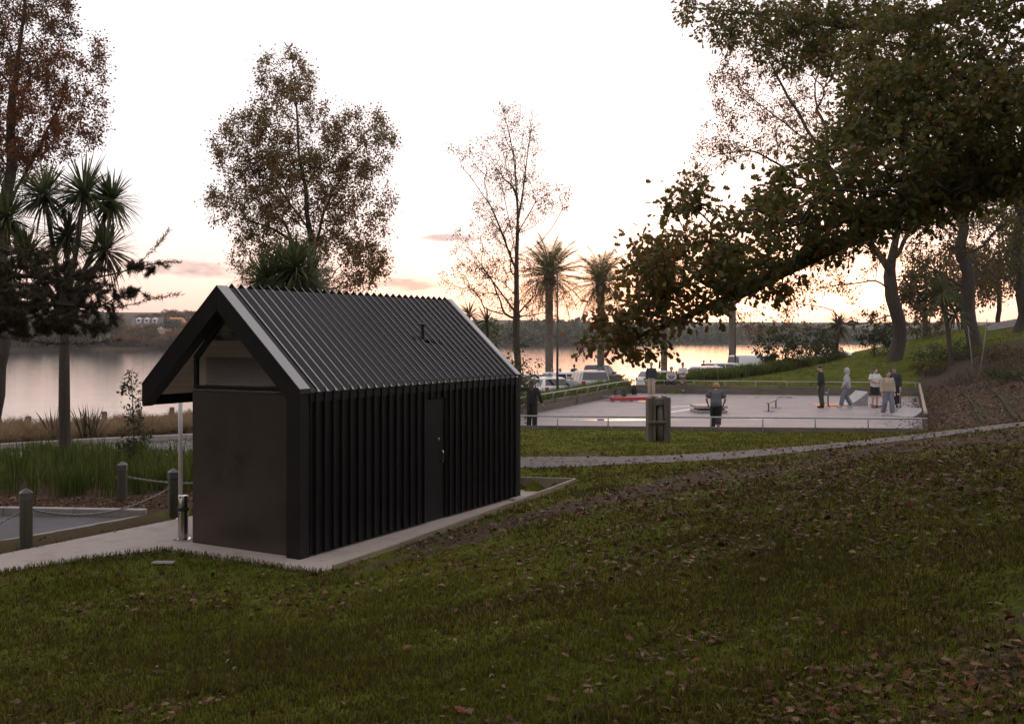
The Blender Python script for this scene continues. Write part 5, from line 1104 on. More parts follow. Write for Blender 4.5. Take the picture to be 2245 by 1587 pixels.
o = link('fallen_leaves', leaf_mesh('fallen_leaves', Ls + (0, 0, .028), dv, 0.068, 'oak', 422, upj=.5, var=.55), mat=M['litter']); tag(o, 'scattered dry brown oak leaves lying over the lawn', 'leaves', kind='stuff')
# brown leaf drift on the bank, along the path edges, in the court corner and on the mulch
def drift(name, poly, n, label, size=.09, seed=430, dz=.02, z=None):
    q = in_poly(poly, n, seed); 
    if z is not None: q[:, 2] = z
    rr = np.random.default_rng(seed); o = link(name, leaf_mesh(name, q + (0, 0, dz), rr.normal(size=(n, 3)) * (1, 1, .3), size, 'oval', seed, upj=.5, var=.4), mat=M['litter']); tag(o, label, 'leaves', kind='stuff')
drift('bank_leaves', [NR + _rn * .3, FR + _rn * .3, FR + _rn * 7, NR + _rn * 7], 9000, 'thick brown leaf litter over the terraced bank', .105, 431, .03)
n = 620; tt = r_.random(n) * 19.5 + .5; ee = np.minimum(r_.exponential(.38, n) * (.6 + .8 * np.abs(np.sin(tt * .9))), 2.6) + .05; q = NR + _rr * tt[:, None] - _rn * ee[:, None]
o = link('court_leaves', leaf_mesh('court_leaves', np.concatenate((q, np.full((n, 1), .014)), 1), r_.normal(size=(n, 3)) * (1, 1, .12), .10, 'oval', 432, upj=.25, var=.4), mat=M['litter']); tag(o, 'brown leaves blown against the right edge of the court floor', 'leaves', kind='stuff')
drift('mulch_leaves', [(-6.4, 18.9), (-13, 19.2), (-13, 20.9), (-8.6, 20.6), (-6.3, 21.2)], 2600, 'red brown leaf mulch in front of the strap leaved bed', .075, 433, .02)
drift('gutter_leaves', [tuple(p) for p in np.concatenate((RL[6:34] - 0 , (offset_line(ROADC, 2.3))[6:34][::-1]))], 900, 'dry leaves gathered in the gutter of the park road', .10, 434, .045)
drift('path_leaves', [tuple(p) for p in np.concatenate((offset_line(PATHC, 1.05)[8:34], offset_line(PATHC, -1.05)[8:34][::-1]))], 420, 'pale dry leaves scattered along the asphalt path', .10, 435, .05)
q = in_poly([NR + _rn * 5.0 - _rr * 1, NR + _rn * 4.6 + _rr * 14, FR + _rn * 1.0, FR + _rn * 5 + _rr * 3, FR + _rn * 12, NR + _rn * 12], 7000, 436)
o = link('bank_scrub', blades('bank_scrub', q, .12 + .30 * r_.random(len(q)), .03, None, 437, .7, .7), mat=M['scrub']); tag(o, 'dry brown scrub and grass over the upper bank', 'scrub', kind='stuff')
# the nearest fallen leaves, one by one
def oneleaf(seed):
    rr = np.random.default_rng(seed); T, Fc = LEAF['oak']; T = T.copy() * (1, rr.uniform(.8, 1.1), 1); T[:, 2] += .10 * (T[:, 0] - .5) ** 2 * rr.choice((-1, 1.6)) + .25 * np.abs(T[:, 1]) * rr.uniform(-.2, .9)
    me = np_mesh('fallen_leaf', T - (.5, 0, 0), [np.array([f]) for f in Fc], False, {'rand': np.full(len(T), rr.random())}); me.materials.append(M['litter']); return me
OL = [oneleaf(s) for s in range(500, 514)]
nearL = L[near]; nearL = nearL[np.argsort(nearL[:, 1])]
step = max(1, len(nearL) // 230)
rest = np.ones(len(nearL), bool)
for i, p in enumerate(nearL[::step][:230]):
    rest[i * step] = False
    o = link('fallen_leaf', OL[i % 14]); s = random.uniform(.06, .115); o.location = (p[0], p[1], p[2] + .03); o.scale = (s, s, s); o.rotation_euler = (random.uniform(-.4, .4), random.uniform(-.4, .4), random.uniform(0, 6.28))
    tag(o, 'single dry oak leaf lying on the foreground lawn', 'leaf', 'fallen leaves on the foreground lawn')
q = nearL[rest]
if len(q): o = link('leaf_scraps', leaf_mesh('leaf_scraps', q + (0, 0, .022), r_.normal(size=(len(q), 3)) * (1, 1, .25), .055, 'oak', 441, upj=.4, var=.4), mat=M['litter']); tag(o, 'small leaf scraps between the foreground grass blades', 'leaves', kind='stuff')

# ------------------------------------------------------------------ far shore
def far_tree(px, ytop, ybase, wpx, Y, mat, seed, label, group):
    b = P(px, ybase, Y); b[2] = tz(b[0], b[1]) if Y > 150 else b[2]; top = P(px, ytop, Y); h = max(3.0 + 2.5 * (seed % 5) / 4, top[2] - b[2]); w = wpx / F * Y
    r2 = np.random.default_rng(seed); root = empty('shore_tree', b); tag(root, label, 'tree', group)
    mb = MB(); mb.tube([(0, 0, -.5), (0, 0, h * .4), (w * .05, 0, h * .8)], [w * .05, w * .035, w * .01], 6, False); link('trunk', mb.mesh('trunk', True, False), root, M['bark_dark'])
    lobes = [(np.array((r2.uniform(-.28, .28) * w, r2.uniform(-.25, .25) * w, h * r2.uniform(.35, .8))), np.array((w * r2.uniform(.18, .32), w * .25, h * r2.uniform(.14, .24)))) for _ in range(7)]
    n = 1100; pts_ = sample_ell(lobes, n, .8, seed); link('crown', leaf_mesh('crown', pts_, r2.normal(size=(n, 3)), max(.55, w * .085), 'quad', seed), root, mat); return root
shore = [(20, 690, 768, 60, 350, 'leaf_dark'), (70, 700, 768, 60, 352, 'leaf_olive'), (120, 696, 768, 55, 350, 'leaf_dark'), (170, 690, 768, 60, 351, 'leaf_olive'), (215, 672, 767, 75, 352, 'leaf_dark'), (255, 683, 766, 60, 354, 'leaf_dark'), (300, 735, 765, 45, 356, 'leaf_orange'), (335, 738, 765, 50, 356, 'leaf_dark'), (300, 716, 752, 36, 380, 'leaf_orange'), (330, 724, 752, 40, 385, 'leaf_olive'), (372, 730, 765, 45, 358, 'leaf_olive'), (405, 734, 765, 45, 360, 'leaf_dark'), (440, 725, 765, 50, 362, 'leaf_dark'), (368, 678, 722, 32, 480, 'leaf_brown'), (396, 676, 722, 36, 480, 'leaf_brown'), (345, 692, 722, 30, 480, 'leaf_olive'), (425, 680, 722, 40, 480, 'leaf_brown'), (460, 700, 760, 60, 370, 'leaf_dark'), (-30, 690, 768, 70, 348, 'leaf_dark'), (380, 742, 766, 40, 352, 'leaf_orange'), (275, 738, 766, 40, 352, 'leaf_olive')]
nm = {'leaf_dark': 'dark green', 'leaf_olive': 'olive green', 'leaf_orange': 'orange', 'leaf_brown': 'tall brown'}
for i in range(78):
    px = random.uniform(-60, 500); of = random.uniform(2, 12) if i % 2 else random.uniform(15, 110); yb = 765 if i % 2 else 750; shore.append((px, (random.uniform(738, 752) if i % 2 else random.uniform(712, 735)), yb, random.uniform(32, 58), -of, random.choice(('leaf_dark', 'leaf_olive', 'leaf_olive', 'leaf_brown', 'leaf_orange' if i % 3 == 0 else 'leaf_dark'))))
def shY(px, off): a_ = math.atan2(px - CX, F); return (float(shore_range(a_)) + off) * math.cos(a_)
for i, (px, yt, yb, w, Y, mt) in enumerate(shore):
    Y = shY(px, -Y if Y < 0 else (4 + (i % 3) * 3 if Y < 375 else Y - 345))
    far_tree(px, yt, yb, w, Y, M[mt], 600 + i, nm[mt] + ' tree in the row across the lake by the houses', 'trees on the far shore')
# far wood on the right: reads as one dark band
r2 = np.random.default_rng(640); V = []; D = []; S = []
for i in range(330):
    a = R(r2.uniform(-6, 34)); rr_ = shore_range(a) + r2.uniform(4, 70); x, y = rr_ * math.sin(a), rr_ * math.cos(a); z = tz(x, y); h = r2.uniform(3.0, 10.0) * (1 + .25 * math.sin(a * 30)); w = r2.uniform(6, 12)
    n = 130; q = sample_ell([(np.array((x, y, z + h * .5)), np.array((w, w, h * .5)))], n, .8, 641 + i); V.append(q)
V = np.concatenate(V); o = link('far_wood', leaf_mesh('far_wood', V, r2.normal(size=V.shape), 2.6, 'quad', 642), mat=M['leaf_dark']); tag(o, 'hazy band of woodland along the far side of the lake', 'woodland', kind='stuff')
# houses
hw = surf('house_wall', (0.62, 0.60, 0.58), (0.70, 0.68, 0.66), scale=1, rough=.7); ht = surf('house_tile_orange', (0.42, 0.13, 0.06), (0.52, 0.18, 0.08), scale=2, rough=.7); hg = surf('house_roof_grey', (0.07, 0.065, 0.07), (0.11, 0.10, 0.11), scale=2, rough=.7); hgl = surf('house_glass', (0.03, 0.03, 0.035), rough=.1)
hr = surf('house_roof_brown', (0.13, 0.07, 0.055), (0.17, 0.09, 0.07), scale=2, rough=.7)
def house(px, py, Y, w, d, h, rh, roofm, rz, label, wins, dormer=0):
    b = P(px, py, Y); g_ = tz(b[0], b[1]); root = empty('house', (b[0], b[1], b[2]), rz); tag(root, label, 'house', 'houses on the far shore')
    mb = MB(); mb.box((0, 0, (h - (b[2] - g_) - 2) / 2), (w, d, h + (b[2] - g_) + 2)); mb.extr([(-d / 2, h), (d / 2, h), (0, h + rh)], 0, -w / 2 + .01, w / 2 - .01); mb.build('wall', hw, root)
    mb = MB(); e = .5; s_ = rh / (d / 2)
    for sg in (-1, 1): mb.extr([(sg * (d / 2 + e), h - e * s_), (0, h + rh), (0, h + rh + .25), (sg * (d / 2 + e), h - e * s_ + .25)], 0, -w / 2 - e, w / 2 + e)
    rf = mb.build('roof', roofm, root)
    for (wx_, wz, ww, wh) in wins:
        mb = MB(); mb.box((wx_, -d / 2 - .03, wz), (ww + .2, .08, wh + .2)); f = mb.build('window', hw, root); mb = MB(); mb.box((wx_, -d / 2 - .09, wz), (ww, .06, wh)); mb.build('pane', hgl, f)
    for k in range(dormer):
        x = (k - (dormer - 1) / 2) * w * .28; mb = MB(); mb.box((x, -d * .26, h + rh * .55), (1.6, 2.4, 1.5)); mb.extr([(x - 1.1, h + rh * .55 + .72), (x + 1.1, h + rh * .55 + .72), (x, h + rh * .55 + 1.5)], 1, -d * .26 - 1.3, -d * .26 + 1.3); dm = mb.build('dormer', hw, rf)
        mb = MB(); mb.box((x, -d * .26 - 1.24, h + rh * .55 + .05), (1.0, .08, .9)); mb.build('pane', hgl, dm)
house(325, 726, 400, 11, 7, 2.6, 2.6, hg, 0.15, 'white house with dark roof and small dormers across the lake', [(-3.4, 1.4, 1.6, 1.2), (0, 1.4, 1.4, 1.2), (3.2, 1.4, 1.6, 1.2)], 3)
house(386, 727, 410, 7, 7, 2.8, 2.8, ht, 1.2, 'small white house with bright orange tile roof across the lake', [(-1.8, 1.5, 1.2, 1.2), (1.6, 1.5, 1.2, 1.2)])
house(345, 742, 380, 10, 6, 1.8, 1.6, hr, 0.0, 'low house with brown roof just above the far waterline', [(-3, 1.0, 1.6, .9), (0.5, 1.0, 1.6, .9), (3.2, 1.0, 1.2, .9)])
house(1330, 741, 700, 22, 9, 3.5, 2.5, hg, .1, 'pale low building among the woodland across the lake', [(-6, 1.8, 3, 1.4), (0, 1.8, 3, 1.4), (6, 1.8, 3, 1.4)])
# ------------------------------------------------------------------ lamp posts, totem
lampm = surf('lamp_post_paint', (0.05, 0.047, 0.045), (0.08, 0.075, 0.07), scale=6, rough=.5)
def lamp(px, Y, ytop, label):
    b = P(px, 0, Y); b[2] = tz(b[0], b[1]); h = P(px, ytop, Y)[2] - b[2]; r0 = empty('lamp_post', b); tag(r0, label, 'lamp post', 'lamp posts by the lake')
    mb = MB(); mb.tube([(0, 0, -.2), (0, 0, h * .5), (0, 0, h)], [.075, .065, .05], 10); mb.build('shaft', lampm, r0, True)
    mb = MB(); mb.lathe([(.12, 0), (.12, .5), (.08, .55)], 12); mb.build('base', lampm, r0, True, autos=40)
    mb = MB(); mb.tube([(0, 0, h - .02), (0.05, -.1, h + .12), (.15, -.4, h + .2)], .035, 8); mb.box((.2, -.62, h + .2), (.2, .5, .09)); mb.build('lamp_head', lampm, r0, True, autos=40)
lamp(1222, 58, 600, 'dark lamp post standing behind the parked white hatchbacks'); lamp(1612, 86, 560, 'thin lamp post beside the far date palm trunk')
b = hit(1443, 968, 20); r0 = empty('timber_totem', b, 0.12); tag(r0, 'weathered upright timber totem with hollow front and cross bar on the lawn before the court', 'sculpture')
sc_ = b[1] / F; hgt = 100 * sc_; w_ = 50 * sc_
def blk(nm, x0, x1, y0, y1, z0, z1, t=1.0):
    mb = MB(); mb.box(((x0 + x1) / 2 * w_, (y0 + y1) / 2, (z0 + z1) / 2 * hgt), ((x1 - x0) * w_, y1 - y0, (z1 - z0) * hgt), taper=t); mb.build(nm, M['old_timber'], r0, bevel=.012)
blk('left_post', -.50, -.30, -.16, .16, -.05, .965); blk('inner_left_post', -.295, -.19, -.20, .12, -.05, 1.0); blk('inner_right_post', .19, .30, -.20, .12, -.05, 1.0); blk('right_post', .305, .50, -.16, .16, -.05, .97)
blk('back_board', -.188, .188, .02, .10, -.02, .96); blk('head_block', -.188, .188, -.17, .018, .80, .95); blk('cross_bar', -.54, .30, -.27, -.205, .415, .465)
mb = MB(); mb.lathe([(.11 * w_ / .6, -.02), (.12 * w_ / .6, hgt * .38), (.07 * w_ / .6, hgt * .78)], 9, (.04, -.06, 0)); mb.build('core_log', M['old_timber'], r0, True)
blk('lower_infill', -.05, .188, -.14, -.1, -.02, .40)

# ------------------------------------------------------------------ cars
glass_c = surf('car_glass', (0.012, 0.013, 0.015), (0.02, 0.02, 0.024), scale=2, rough=0.05, spec=.8)
tyre_m = surf('tyre', (0.012, 0.012, 0.012), (0.022, 0.021, 0.02), scale=15, rough=.8); rim_m = surf('wheel_rim', (0.35, 0.35, 0.36), (0.5, 0.5, 0.5), scale=8, rough=.3, metal=.9)
red_l = surf('tail_lamp', (0.28, 0.02, 0.015), (0.36, 0.03, 0.02), scale=10, rough=.2); lamp_l = surf('head_lamp', (0.55, 0.55, 0.56), rough=.1); plate_m = surf('number_plate', (0.55, 0.55, 0.52), (0.6, 0.6, 0.57), rough=.4); trim_m = surf('car_trim', (0.015, 0.015, 0.016), rough=.6)
def paint(nm, c): return surf(nm, c, tuple(x * 1.08 for x in c), scale=2, rough=.22, spec=.6)
PW_, PS_, PD_, PG_ = paint('white_car_paint', (0.62, 0.62, 0.62)), paint('silver_car_paint', (0.36, 0.36, 0.37)), paint('dark_car_paint', (0.018, 0.018, 0.02)), paint('grey_car_paint', (0.10, 0.105, 0.11))
def car(loc, rz, pm, label, L=4.1, Wd=1.72, H=1.48, kind='hatch'):
    """x is forward"""
    r0 = empty('parked_car', loc, rz); tag(r0, label, 'car', 'cars parked by the lake')
    hw_ = Wd / 2; bl = .62 * H if kind != 'van' else .58 * H; sill = .2
    if kind == 'hatch': prof_ = [(-.5, .30), (-.5, .60), (-.475, .66), (-.41, .97), (-.33, 1.0), (.02, .99), (.10, .94), (.22, .67), (.42, .58), (.49, .48), (.5, .30)]
    elif kind == 'suv': prof_ = [(-.5, .32), (-.5, .60), (-.485, .64), (-.44, .98), (-.36, 1.0), (.04, .99), (.10, .95), (.21, .66), (.43, .60), (.49, .50), (.5, .30)]
    elif kind == 'van': prof_ = [(-.5, .28), (-.5, .60), (-.497, .64), (-.485, .97), (-.45, 1.0), (.20, .99), (.27, .95), (.37, .62), (.46, .52), (.495, .42), (.5, .28)]
    else: prof_ = [(-.5, .34), (-.5, .58), (-.49, .60), (-.20, .60), (-.16, .97), (-.12, 1.0), (.06, .99), (.12, .94), (.22, .64), (.44, .58), (.5, .34)]   # pickup
    st = []
    for x, z in prof_:
        z = z * H; tin = 1.0 if z <= bl * 1.02 else 1.0 - .20 * (z - bl) / (H - bl); endt = 1 - .10 * max(0, (abs(x) - .42) / .08)
        zb = min(bl, z * .92); m_ = hw_ * endt
        st.append([(x * L, -m_ * .94, sill), (x * L, -m_, sill + .2), (x * L, -m_ * (1.0), zb), (x * L, -m_ * tin * .985, max(z - .06, zb + .005)), (x * L, -m_ * tin * .88, z), (x * L, m_ * tin * .88, z), (x * L, m_ * tin * .985, max(z - .06, zb + .005)), (x * L, m_, zb), (x * L, m_, sill + .2), (x * L, m_ * .94, sill)])
    V = [p_ for s_ in st for p_ in s_]; n = 10; Fc = []
    for i in range(len(st) - 1):
        for k in range(n): k2 = (k + 1) % n; Fc.append((i * n + k, i * n + k2, (i + 1) * n + k2, (i + 1) * n + k))
    Fc += [tuple(range(n))[::-1], tuple((len(st) - 1) * n + k for k in range(n))]
    mb = MB(); mb.add(V, Fc); body = mb.build('body', pm, r0, True, bevel=.02, autos=35)
    # glazing a few millimetres proud of the greenhouse
    def zt(x): return float(np.interp(x, [p_[0] for p_ in prof_], [p_[1] for p_ in prof_])) * H
    def yw(z, x=0): return hw_ * (1.0 - .20 * (z - bl) / (H - bl)) + .004 if z > bl else hw_ + .004
    pil = {'hatch': [(-.36, -.20), (-.18, .00), (.015, .13)], 'suv': [(-.40, -.24), (-.22, -.03), (-.01, .13)], 'van': [(.08, .30)], 'pick': [(-.14, -.03), (-.015, .13)]}[kind]
    for s_ in (-1, 1):
        for (xa, xb) in pil:
            za, zb_ = min(zt(xa) - .10, H - .12), min(zt(xb) - .10, H - .12); lo = bl + .03; za = max(za, lo + .05); zb_ = max(zb_, lo + .04)
            q = [(xa * L, s_ * yw(lo), lo), (xb * L, s_ * yw(lo), lo), (xb * L, s_ * yw(zb_), zb_), (xa * L, s_ * yw(za), za)]; q2 = [(a, b_ - s_ * .02, c_) for a, b_, c_ in q]
            mb = MB(); mb.add(q + q2, [(0, 1, 2, 3), (7, 6, 5, 4), (0, 4, 5, 1), (1, 5, 6, 2), (2, 6, 7, 3), (3, 7, 4, 0)]); mb.build('side_window', glass_c, r0)
    def slab_glass(nm, i, j, inset):
        (xa, za), (xb, zb_) = prof_[i], prof_[j]; a = np.array((xa * L, za * H)); b_ = np.array((xb * L, zb_ * H)); d = b_ - a; nrm = np.array((-d[1], d[0])) / np.linalg.norm(d)
        if nrm[1] < 0: nrm = -nrm
        if (nrm[0] > 0) != ((xa + xb) > 0): nrm = -nrm
        a2 = a + d * inset; b2 = b_ - d * inset; wa = hw_ * .86; wb_ = hw_ * .74
        if zb_ < za: wa, wb_ = wb_, wa
        q = [(a2[0] + nrm[0] * .012, -wa, a2[1] + nrm[1] * .012), (a2[0] + nrm[0] * .012, wa, a2[1] + nrm[1] * .012), (b2[0] + nrm[0] * .012, wb_, b2[1] + nrm[1] * .012), (b2[0] + nrm[0] * .012, -wb_, b2[1] + nrm[1] * .012)]
        q2 = [(p_[0] - nrm[0] * .03, p_[1], p_[2] - nrm[1] * .03) for p_ in q]; mb = MB(); mb.add(q + q2, [(0, 1, 2, 3), (7, 6, 5, 4), (0, 4, 5, 1), (1, 5, 6, 2), (2, 6, 7, 3), (3, 7, 4, 0)]); mb.build(nm, glass_c, r0)
    if kind == 'pick': slab_glass('rear_window', 3, 4, .12); slab_glass('windscreen', 7, 8, .08)
    else: slab_glass('rear_window', 2, 3, .10); slab_glass('windscreen', 6, 7, .08)
    for sx in (-.31, .30):
        for s_ in (-1, 1):
            wr = .32 if kind in ('hatch',) else .36; w0 = MB(); ring = [(wr * .62, -.1), (wr * .95, -.1), (wr, -.06), (wr, .06), (wr * .95, .1), (wr * .62, .1)]
            w0.lathe(ring, 18); me = w0.mesh('tyre', True); wh = empty('wheel', (sx * L, s_ * (hw_ - .09), wr)); wh.parent = r0; wh.rotation_euler = (R(90), 0, 0)
            link('tyre', me, wh, tyre_m); w1 = MB(); w1.lathe([(wr * .62, -.08), (wr * .6, .085), (wr * .2, .07), (.03, .09)], 14); w1.build('rim', rim_m, wh, True, autos=40)
    for s_ in (-1, 1):
        tl = MB(); tl.box((-.497 * L, s_ * hw_ * .80, .55 * H), (.06, .22, .16 * H)); tl.build('tail_light', red_l, r0, bevel=.01)
        hl_ = MB(); hl_.box((.475 * L, s_ * hw_ * .74, .46 * H), (.12, .30, .09 * H)); hl_.build('headlight', lamp_l, r0, bevel=.02)
        mr_ = MB(); mr_.box((.16 * L, s_ * (hw_ + .08), bl + .08), (.12, .2, .13)); mr_.build('mirror', pm, r0, bevel=.02)
    mb = MB(); mb.box((-.503 * L, 0, .46 * H), (.02, .40, .12)); mb.build('number_plate', plate_m, r0)
    mb = MB(); mb.box((-.503 * L, 0, .30), (.06, Wd * .86, .14)); mb.build('bumper', trim_m, r0, bevel=.02); mb = MB(); mb.box((.498 * L, 0, .32), (.06, Wd * .84, .16)); mb.build('bumper', trim_m, r0, bevel=.02)
    return r0
def cp(px, Y): x = (px - CX) / F * Y; return (x, Y, tz(x, Y) + .03)
HD = math.atan2(LED[1], LED[0])
car(cp(1192, 60), R(112), PW_, 'white hatchback with red tail lights nearest the hut, behind the hedge', H=1.46)
car(cp(1252, 67), R(28), PW_, 'white hatchback side on, parked beside the lamp post', L=4.3, H=1.52)
car(cp(1288, 57.5), R(98), PS_, 'silver estate car with big dark rear window behind the hedge', L=4.4, Wd=1.76, H=1.5, kind='suv')
car(cp(1312, 74), R(60), PD_, 'tall dark pickup parked behind the white cars', L=5.0, Wd=1.85, H=1.78, kind='pick')
car(cp(1150, 64), R(112), PG_, 'grey car mostly hidden behind the hut gable and shrub', H=1.45)
car(cp(1458, 78), R(20), PW_, 'white car seen side on between the standing court visitors', L=4.3, H=1.48)
car(cp(1535, 79), R(118), PW_, 'white off roader with dark rear window above the far hedge', L=4.5, Wd=1.8, H=1.72, kind='suv')
car(cp(1598, 86), R(20), PW_, 'white low car beyond the far hedge beside the palm trunk', L=4.4, H=1.45)
car(cp(1655, 88), R(25), PW_, 'white van with rounded roof beyond the far hedge', L=4.8, Wd=1.85, H=1.95, kind='van')
car(cp(1778, 92), R(150), PW_, 'white car behind the umbrella shrubs', L=4.3, H=1.48); car(cp(1818, 92), R(150), PG_, 'grey car behind the umbrella shrubs', L=4.2, H=1.46)

# ------------------------------------------------------------------ people
def cloth(nm, c, k=.8): return surf(nm, tuple(x * k for x in c), c, scale=9, rough=.85, bmp=.25, bscale=14, bdist=.02)
SK = surf('skin', (0.42, 0.25, 0.18), (0.50, 0.31, 0.23), scale=14, rough=.55)
CB, CW, CBE, CN, CG, CJ, CR, CGY, CRED, CDK = (cloth('black_cloth', (0.013, 0.012, 0.013)), cloth('white_cloth', (0.60, 0.58, 0.57)), cloth('beige_cloth', (0.42, 0.34, 0.26)), cloth('navy_cloth', (0.028, 0.030, 0.042)), cloth('slate_cloth', (0.075, 0.078, 0.09)), cloth('blue_jean', (0.17, 0.18, 0.215)), cloth('rust_cloth', (0.15, 0.05, 0.04)), cloth('grey_hoodie_cloth', (0.40, 0.38, 0.40)), cloth('coral_cloth', (0.55, 0.13, 0.09)), cloth('camouflage_cloth', (0.045, 0.042, 0.032)))
HB, HBl, HK, HDk = (surf('brown_hair', (0.05, 0.03, 0.02), (0.09, 0.055, 0.035), scale=30, rough=.6), surf('fair_hair', (0.22, 0.13, 0.06), (0.34, 0.20, 0.10), scale=30, rough=.6), surf('black_hair', (0.012, 0.010, 0.009), (0.03, 0.025, 0.022), scale=30, rough=.5), surf('dark_brown_hair', (0.03, 0.02, 0.016), (0.05, 0.034, 0.025), scale=30, rough=.6))
SHW, SHB, SHT = cloth('white_shoe', (0.55, 0.53, 0.52)), cloth('dark_shoe', (0.02, 0.018, 0.018)), cloth('tan_shoe', (0.20, 0.11, 0.065))
BASE = dict(pelvis=(0, 0, .95), waist=(0, 0, 1.10), chest=(0, .01, 1.32), neck=(0, 0, 1.49), head=(0, .02, 1.64),
  shL=(-.18, 0, 1.42), elL=(-.235, -.02, 1.14), wrL=(-.245, .05, .89), haL=(-.245, .08, .80), shR=(.18, 0, 1.42), elR=(.235, -.02, 1.14), wrR=(.245, .05, .89), haR=(.245, .08, .80),
  hiL=(-.09, 0, .92), knL=(-.10, .02, .50), anL=(-.105, -.02, .085), toL=(-.12, .14, .035), hiR=(.09, 0, .92), knR=(.10, .02, .50), anR=(.105, -.02, .085), toR=(.12, .14, .035))
def solid(mbs, name, vox, parent, mat, tris=3500):
    me0 = mbs.mesh(name + '_raw', False, True); ob = bpy.data.objects.new('tmp', me0); COL.objects.link(ob)
    m = ob.modifiers.new('r', 'REMESH'); m.mode = 'VOXEL'; m.voxel_size = vox; m.use_smooth_shade = True
    s2 = ob.modifiers.new('s', 'SMOOTH'); s2.iterations = 2; s2.factor = .5
    dg = bpy.context.evaluated_depsgraph_get(); ev = ob.evaluated_get(dg); me = bpy.data.meshes.new_from_object(ev); me.name = name
    bpy.data.objects.remove(ob); bpy.data.meshes.remove(me0); me.materials.clear(); return link(name, me, parent, mat)
def sph(mb, c, r, sx=1, sy=1, sz=1, n=10):
    ring = [(max(.001, math.sin(t)) * r, -math.cos(t) * r * sz) for t in np.linspace(0.02, math.pi - .02, n)]; mb.lathe(ring, n + 2, tuple(c), sx, sy)
def seg(mb, pts_, rad, n=8, flat=None): mb.tube(np.array(pts_, float), rad, n, True, flat)
def lp_(a, b, t): return np.array(a) * (1 - t) + np.array(b) * t
def person(loc, rz, label, pose=None, top=None, sleeve='long', bottom=None, leg='long', shoe=SHB, hair=HB, hairstyle='short', H=1.75, hood=False, vox=.016, loose=1.0, group=None, skirt=0.0, bag=None):
    J = dict(BASE); J.update(pose or {}); J = {k: np.array(v, float) for k, v in J.items()}; s = H / 1.75
    r0 = empty('person', loc, rz); r0.scale = (s, s, s); tag(r0, label, 'person', group)
    hd = J['head']; tilt = (hd - J['neck']); tilt /= np.linalg.norm(tilt)
    # body: one closed surface
    b_ = MB(); seg(b_, [J['pelvis'] - (0, 0, .06), J['pelvis'], J['waist'], J['chest'], lp_(J['chest'], J['neck'], .7), J['neck']], [.10, .145, .125, .15, .10, .055], 12, (1.0, .72))
    seg(b_, [J['neck'] - tilt * .05, J['neck'] + tilt * .1], [.058, .052]); sph(b_, hd, .098, .82, 1.0, 1.22); sph(b_, hd + (0, .035, -.055), .062, .95, 1, 1); sph(b_, hd + (0, .108, -.01), .017, .8, 1.1, 1.4, 6)
    for sx in (-1, 1): sph(b_, hd + (sx * .082, 0, -.005), .022, .4, .8, 1.3, 6); sph(b_, hd + (sx * .03, .088, .022), .012, 1, .6, .7, 6)
    for S in 'LR':
        sh, elb, wr, ha = J['sh' + S], J['el' + S], J['wr' + S], J['ha' + S]; seg(b_, [lp_(J['chest'], sh, .6), sh, lp_(sh, elb, .4), elb, lp_(elb, wr, .35), wr], [.07, .062, .052, .042, .04, .027])
        hdv = (ha - wr) / (np.linalg.norm(ha - wr) + 1e-6); pm_ = lp_(wr, ha, .55); seg(b_, [wr, pm_, ha], [.028, .04, .036], 8, (1, .6))
        sd_ = np.cross(hdv, (0, 1.0, 0.2)); sd_ /= np.linalg.norm(sd_)
        for f, (o_, l_) in enumerate(((-.03, .062), (-.01, .074), (.011, .070), (.030, .055))):
            a_ = ha + sd_ * o_; c1 = a_ + hdv * l_ * .55 + np.array((0, .006, 0)); c2 = a_ + hdv * l_ * .9 + np.array((0, .03, 0)); seg(b_, [a_ - hdv * .02, a_, c1, c2], [.011, .011, .010, .008], 5)
        th = pm_ + sd_ * (-.036); seg(b_, [pm_, th + hdv * .005, th + hdv * .045 + np.array((0, .02, 0))], [.016, .013, .009], 5)
        hp, kn, an, to = J['hi' + S], J['kn' + S], J['an' + S], J['to' + S]; seg(b_, [J['pelvis'], hp, lp_(hp, kn, .35), kn, lp_(kn, an, .3), an], [.11, .092, .082, .058, .056, .038])
    solid(b_, 'body', vox, r0, SK)
    if top:
        e = .018 * loose; t_ = MB(); bot = J['pelvis'] - (0, 0, .02 + skirt)
        seg(t_, [bot, J['pelvis'] + (0, 0, .05), J['waist'], J['chest'], lp_(J['chest'], J['neck'], .6), J['neck'] - (0, 0, .0)], [.16 + e, .16 + e, .145 + 1.2 * e, .168 + .5 * e, .115 + .3 * e, .068], 12, (1.0, .76))
        for S in 'LR':
            sh, elb, wr = J['sh' + S], J['el' + S], J['wr' + S]
            if sleeve == 'long': seg(t_, [lp_(J['chest'], sh, .55), sh, lp_(sh, elb, .5), elb, lp_(elb, wr, .5), lp_(elb, wr, .95)], [.075, .066 + .35 * e, .062 + .6 * e, .054 + .7 * e, .048 + .7 * e, .042 + .6 * e])
            elif sleeve == 'short': seg(t_, [lp_(J['chest'], sh, .55), sh, lp_(sh, elb, .35), lp_(sh, elb, .75)], [.075, .066 + .35 * e, .066 + .6 * e, .070 + .7 * e])
        if hood: sph(t_, hd + (0, -.022, .012), .125, .95, 1.0, 1.16); seg(t_, [J['neck'] + (0, -.03, -.02), hd + (0, -.03, -.05)], [.10, .11])
        solid(t_, 'top', vox, r0, top)
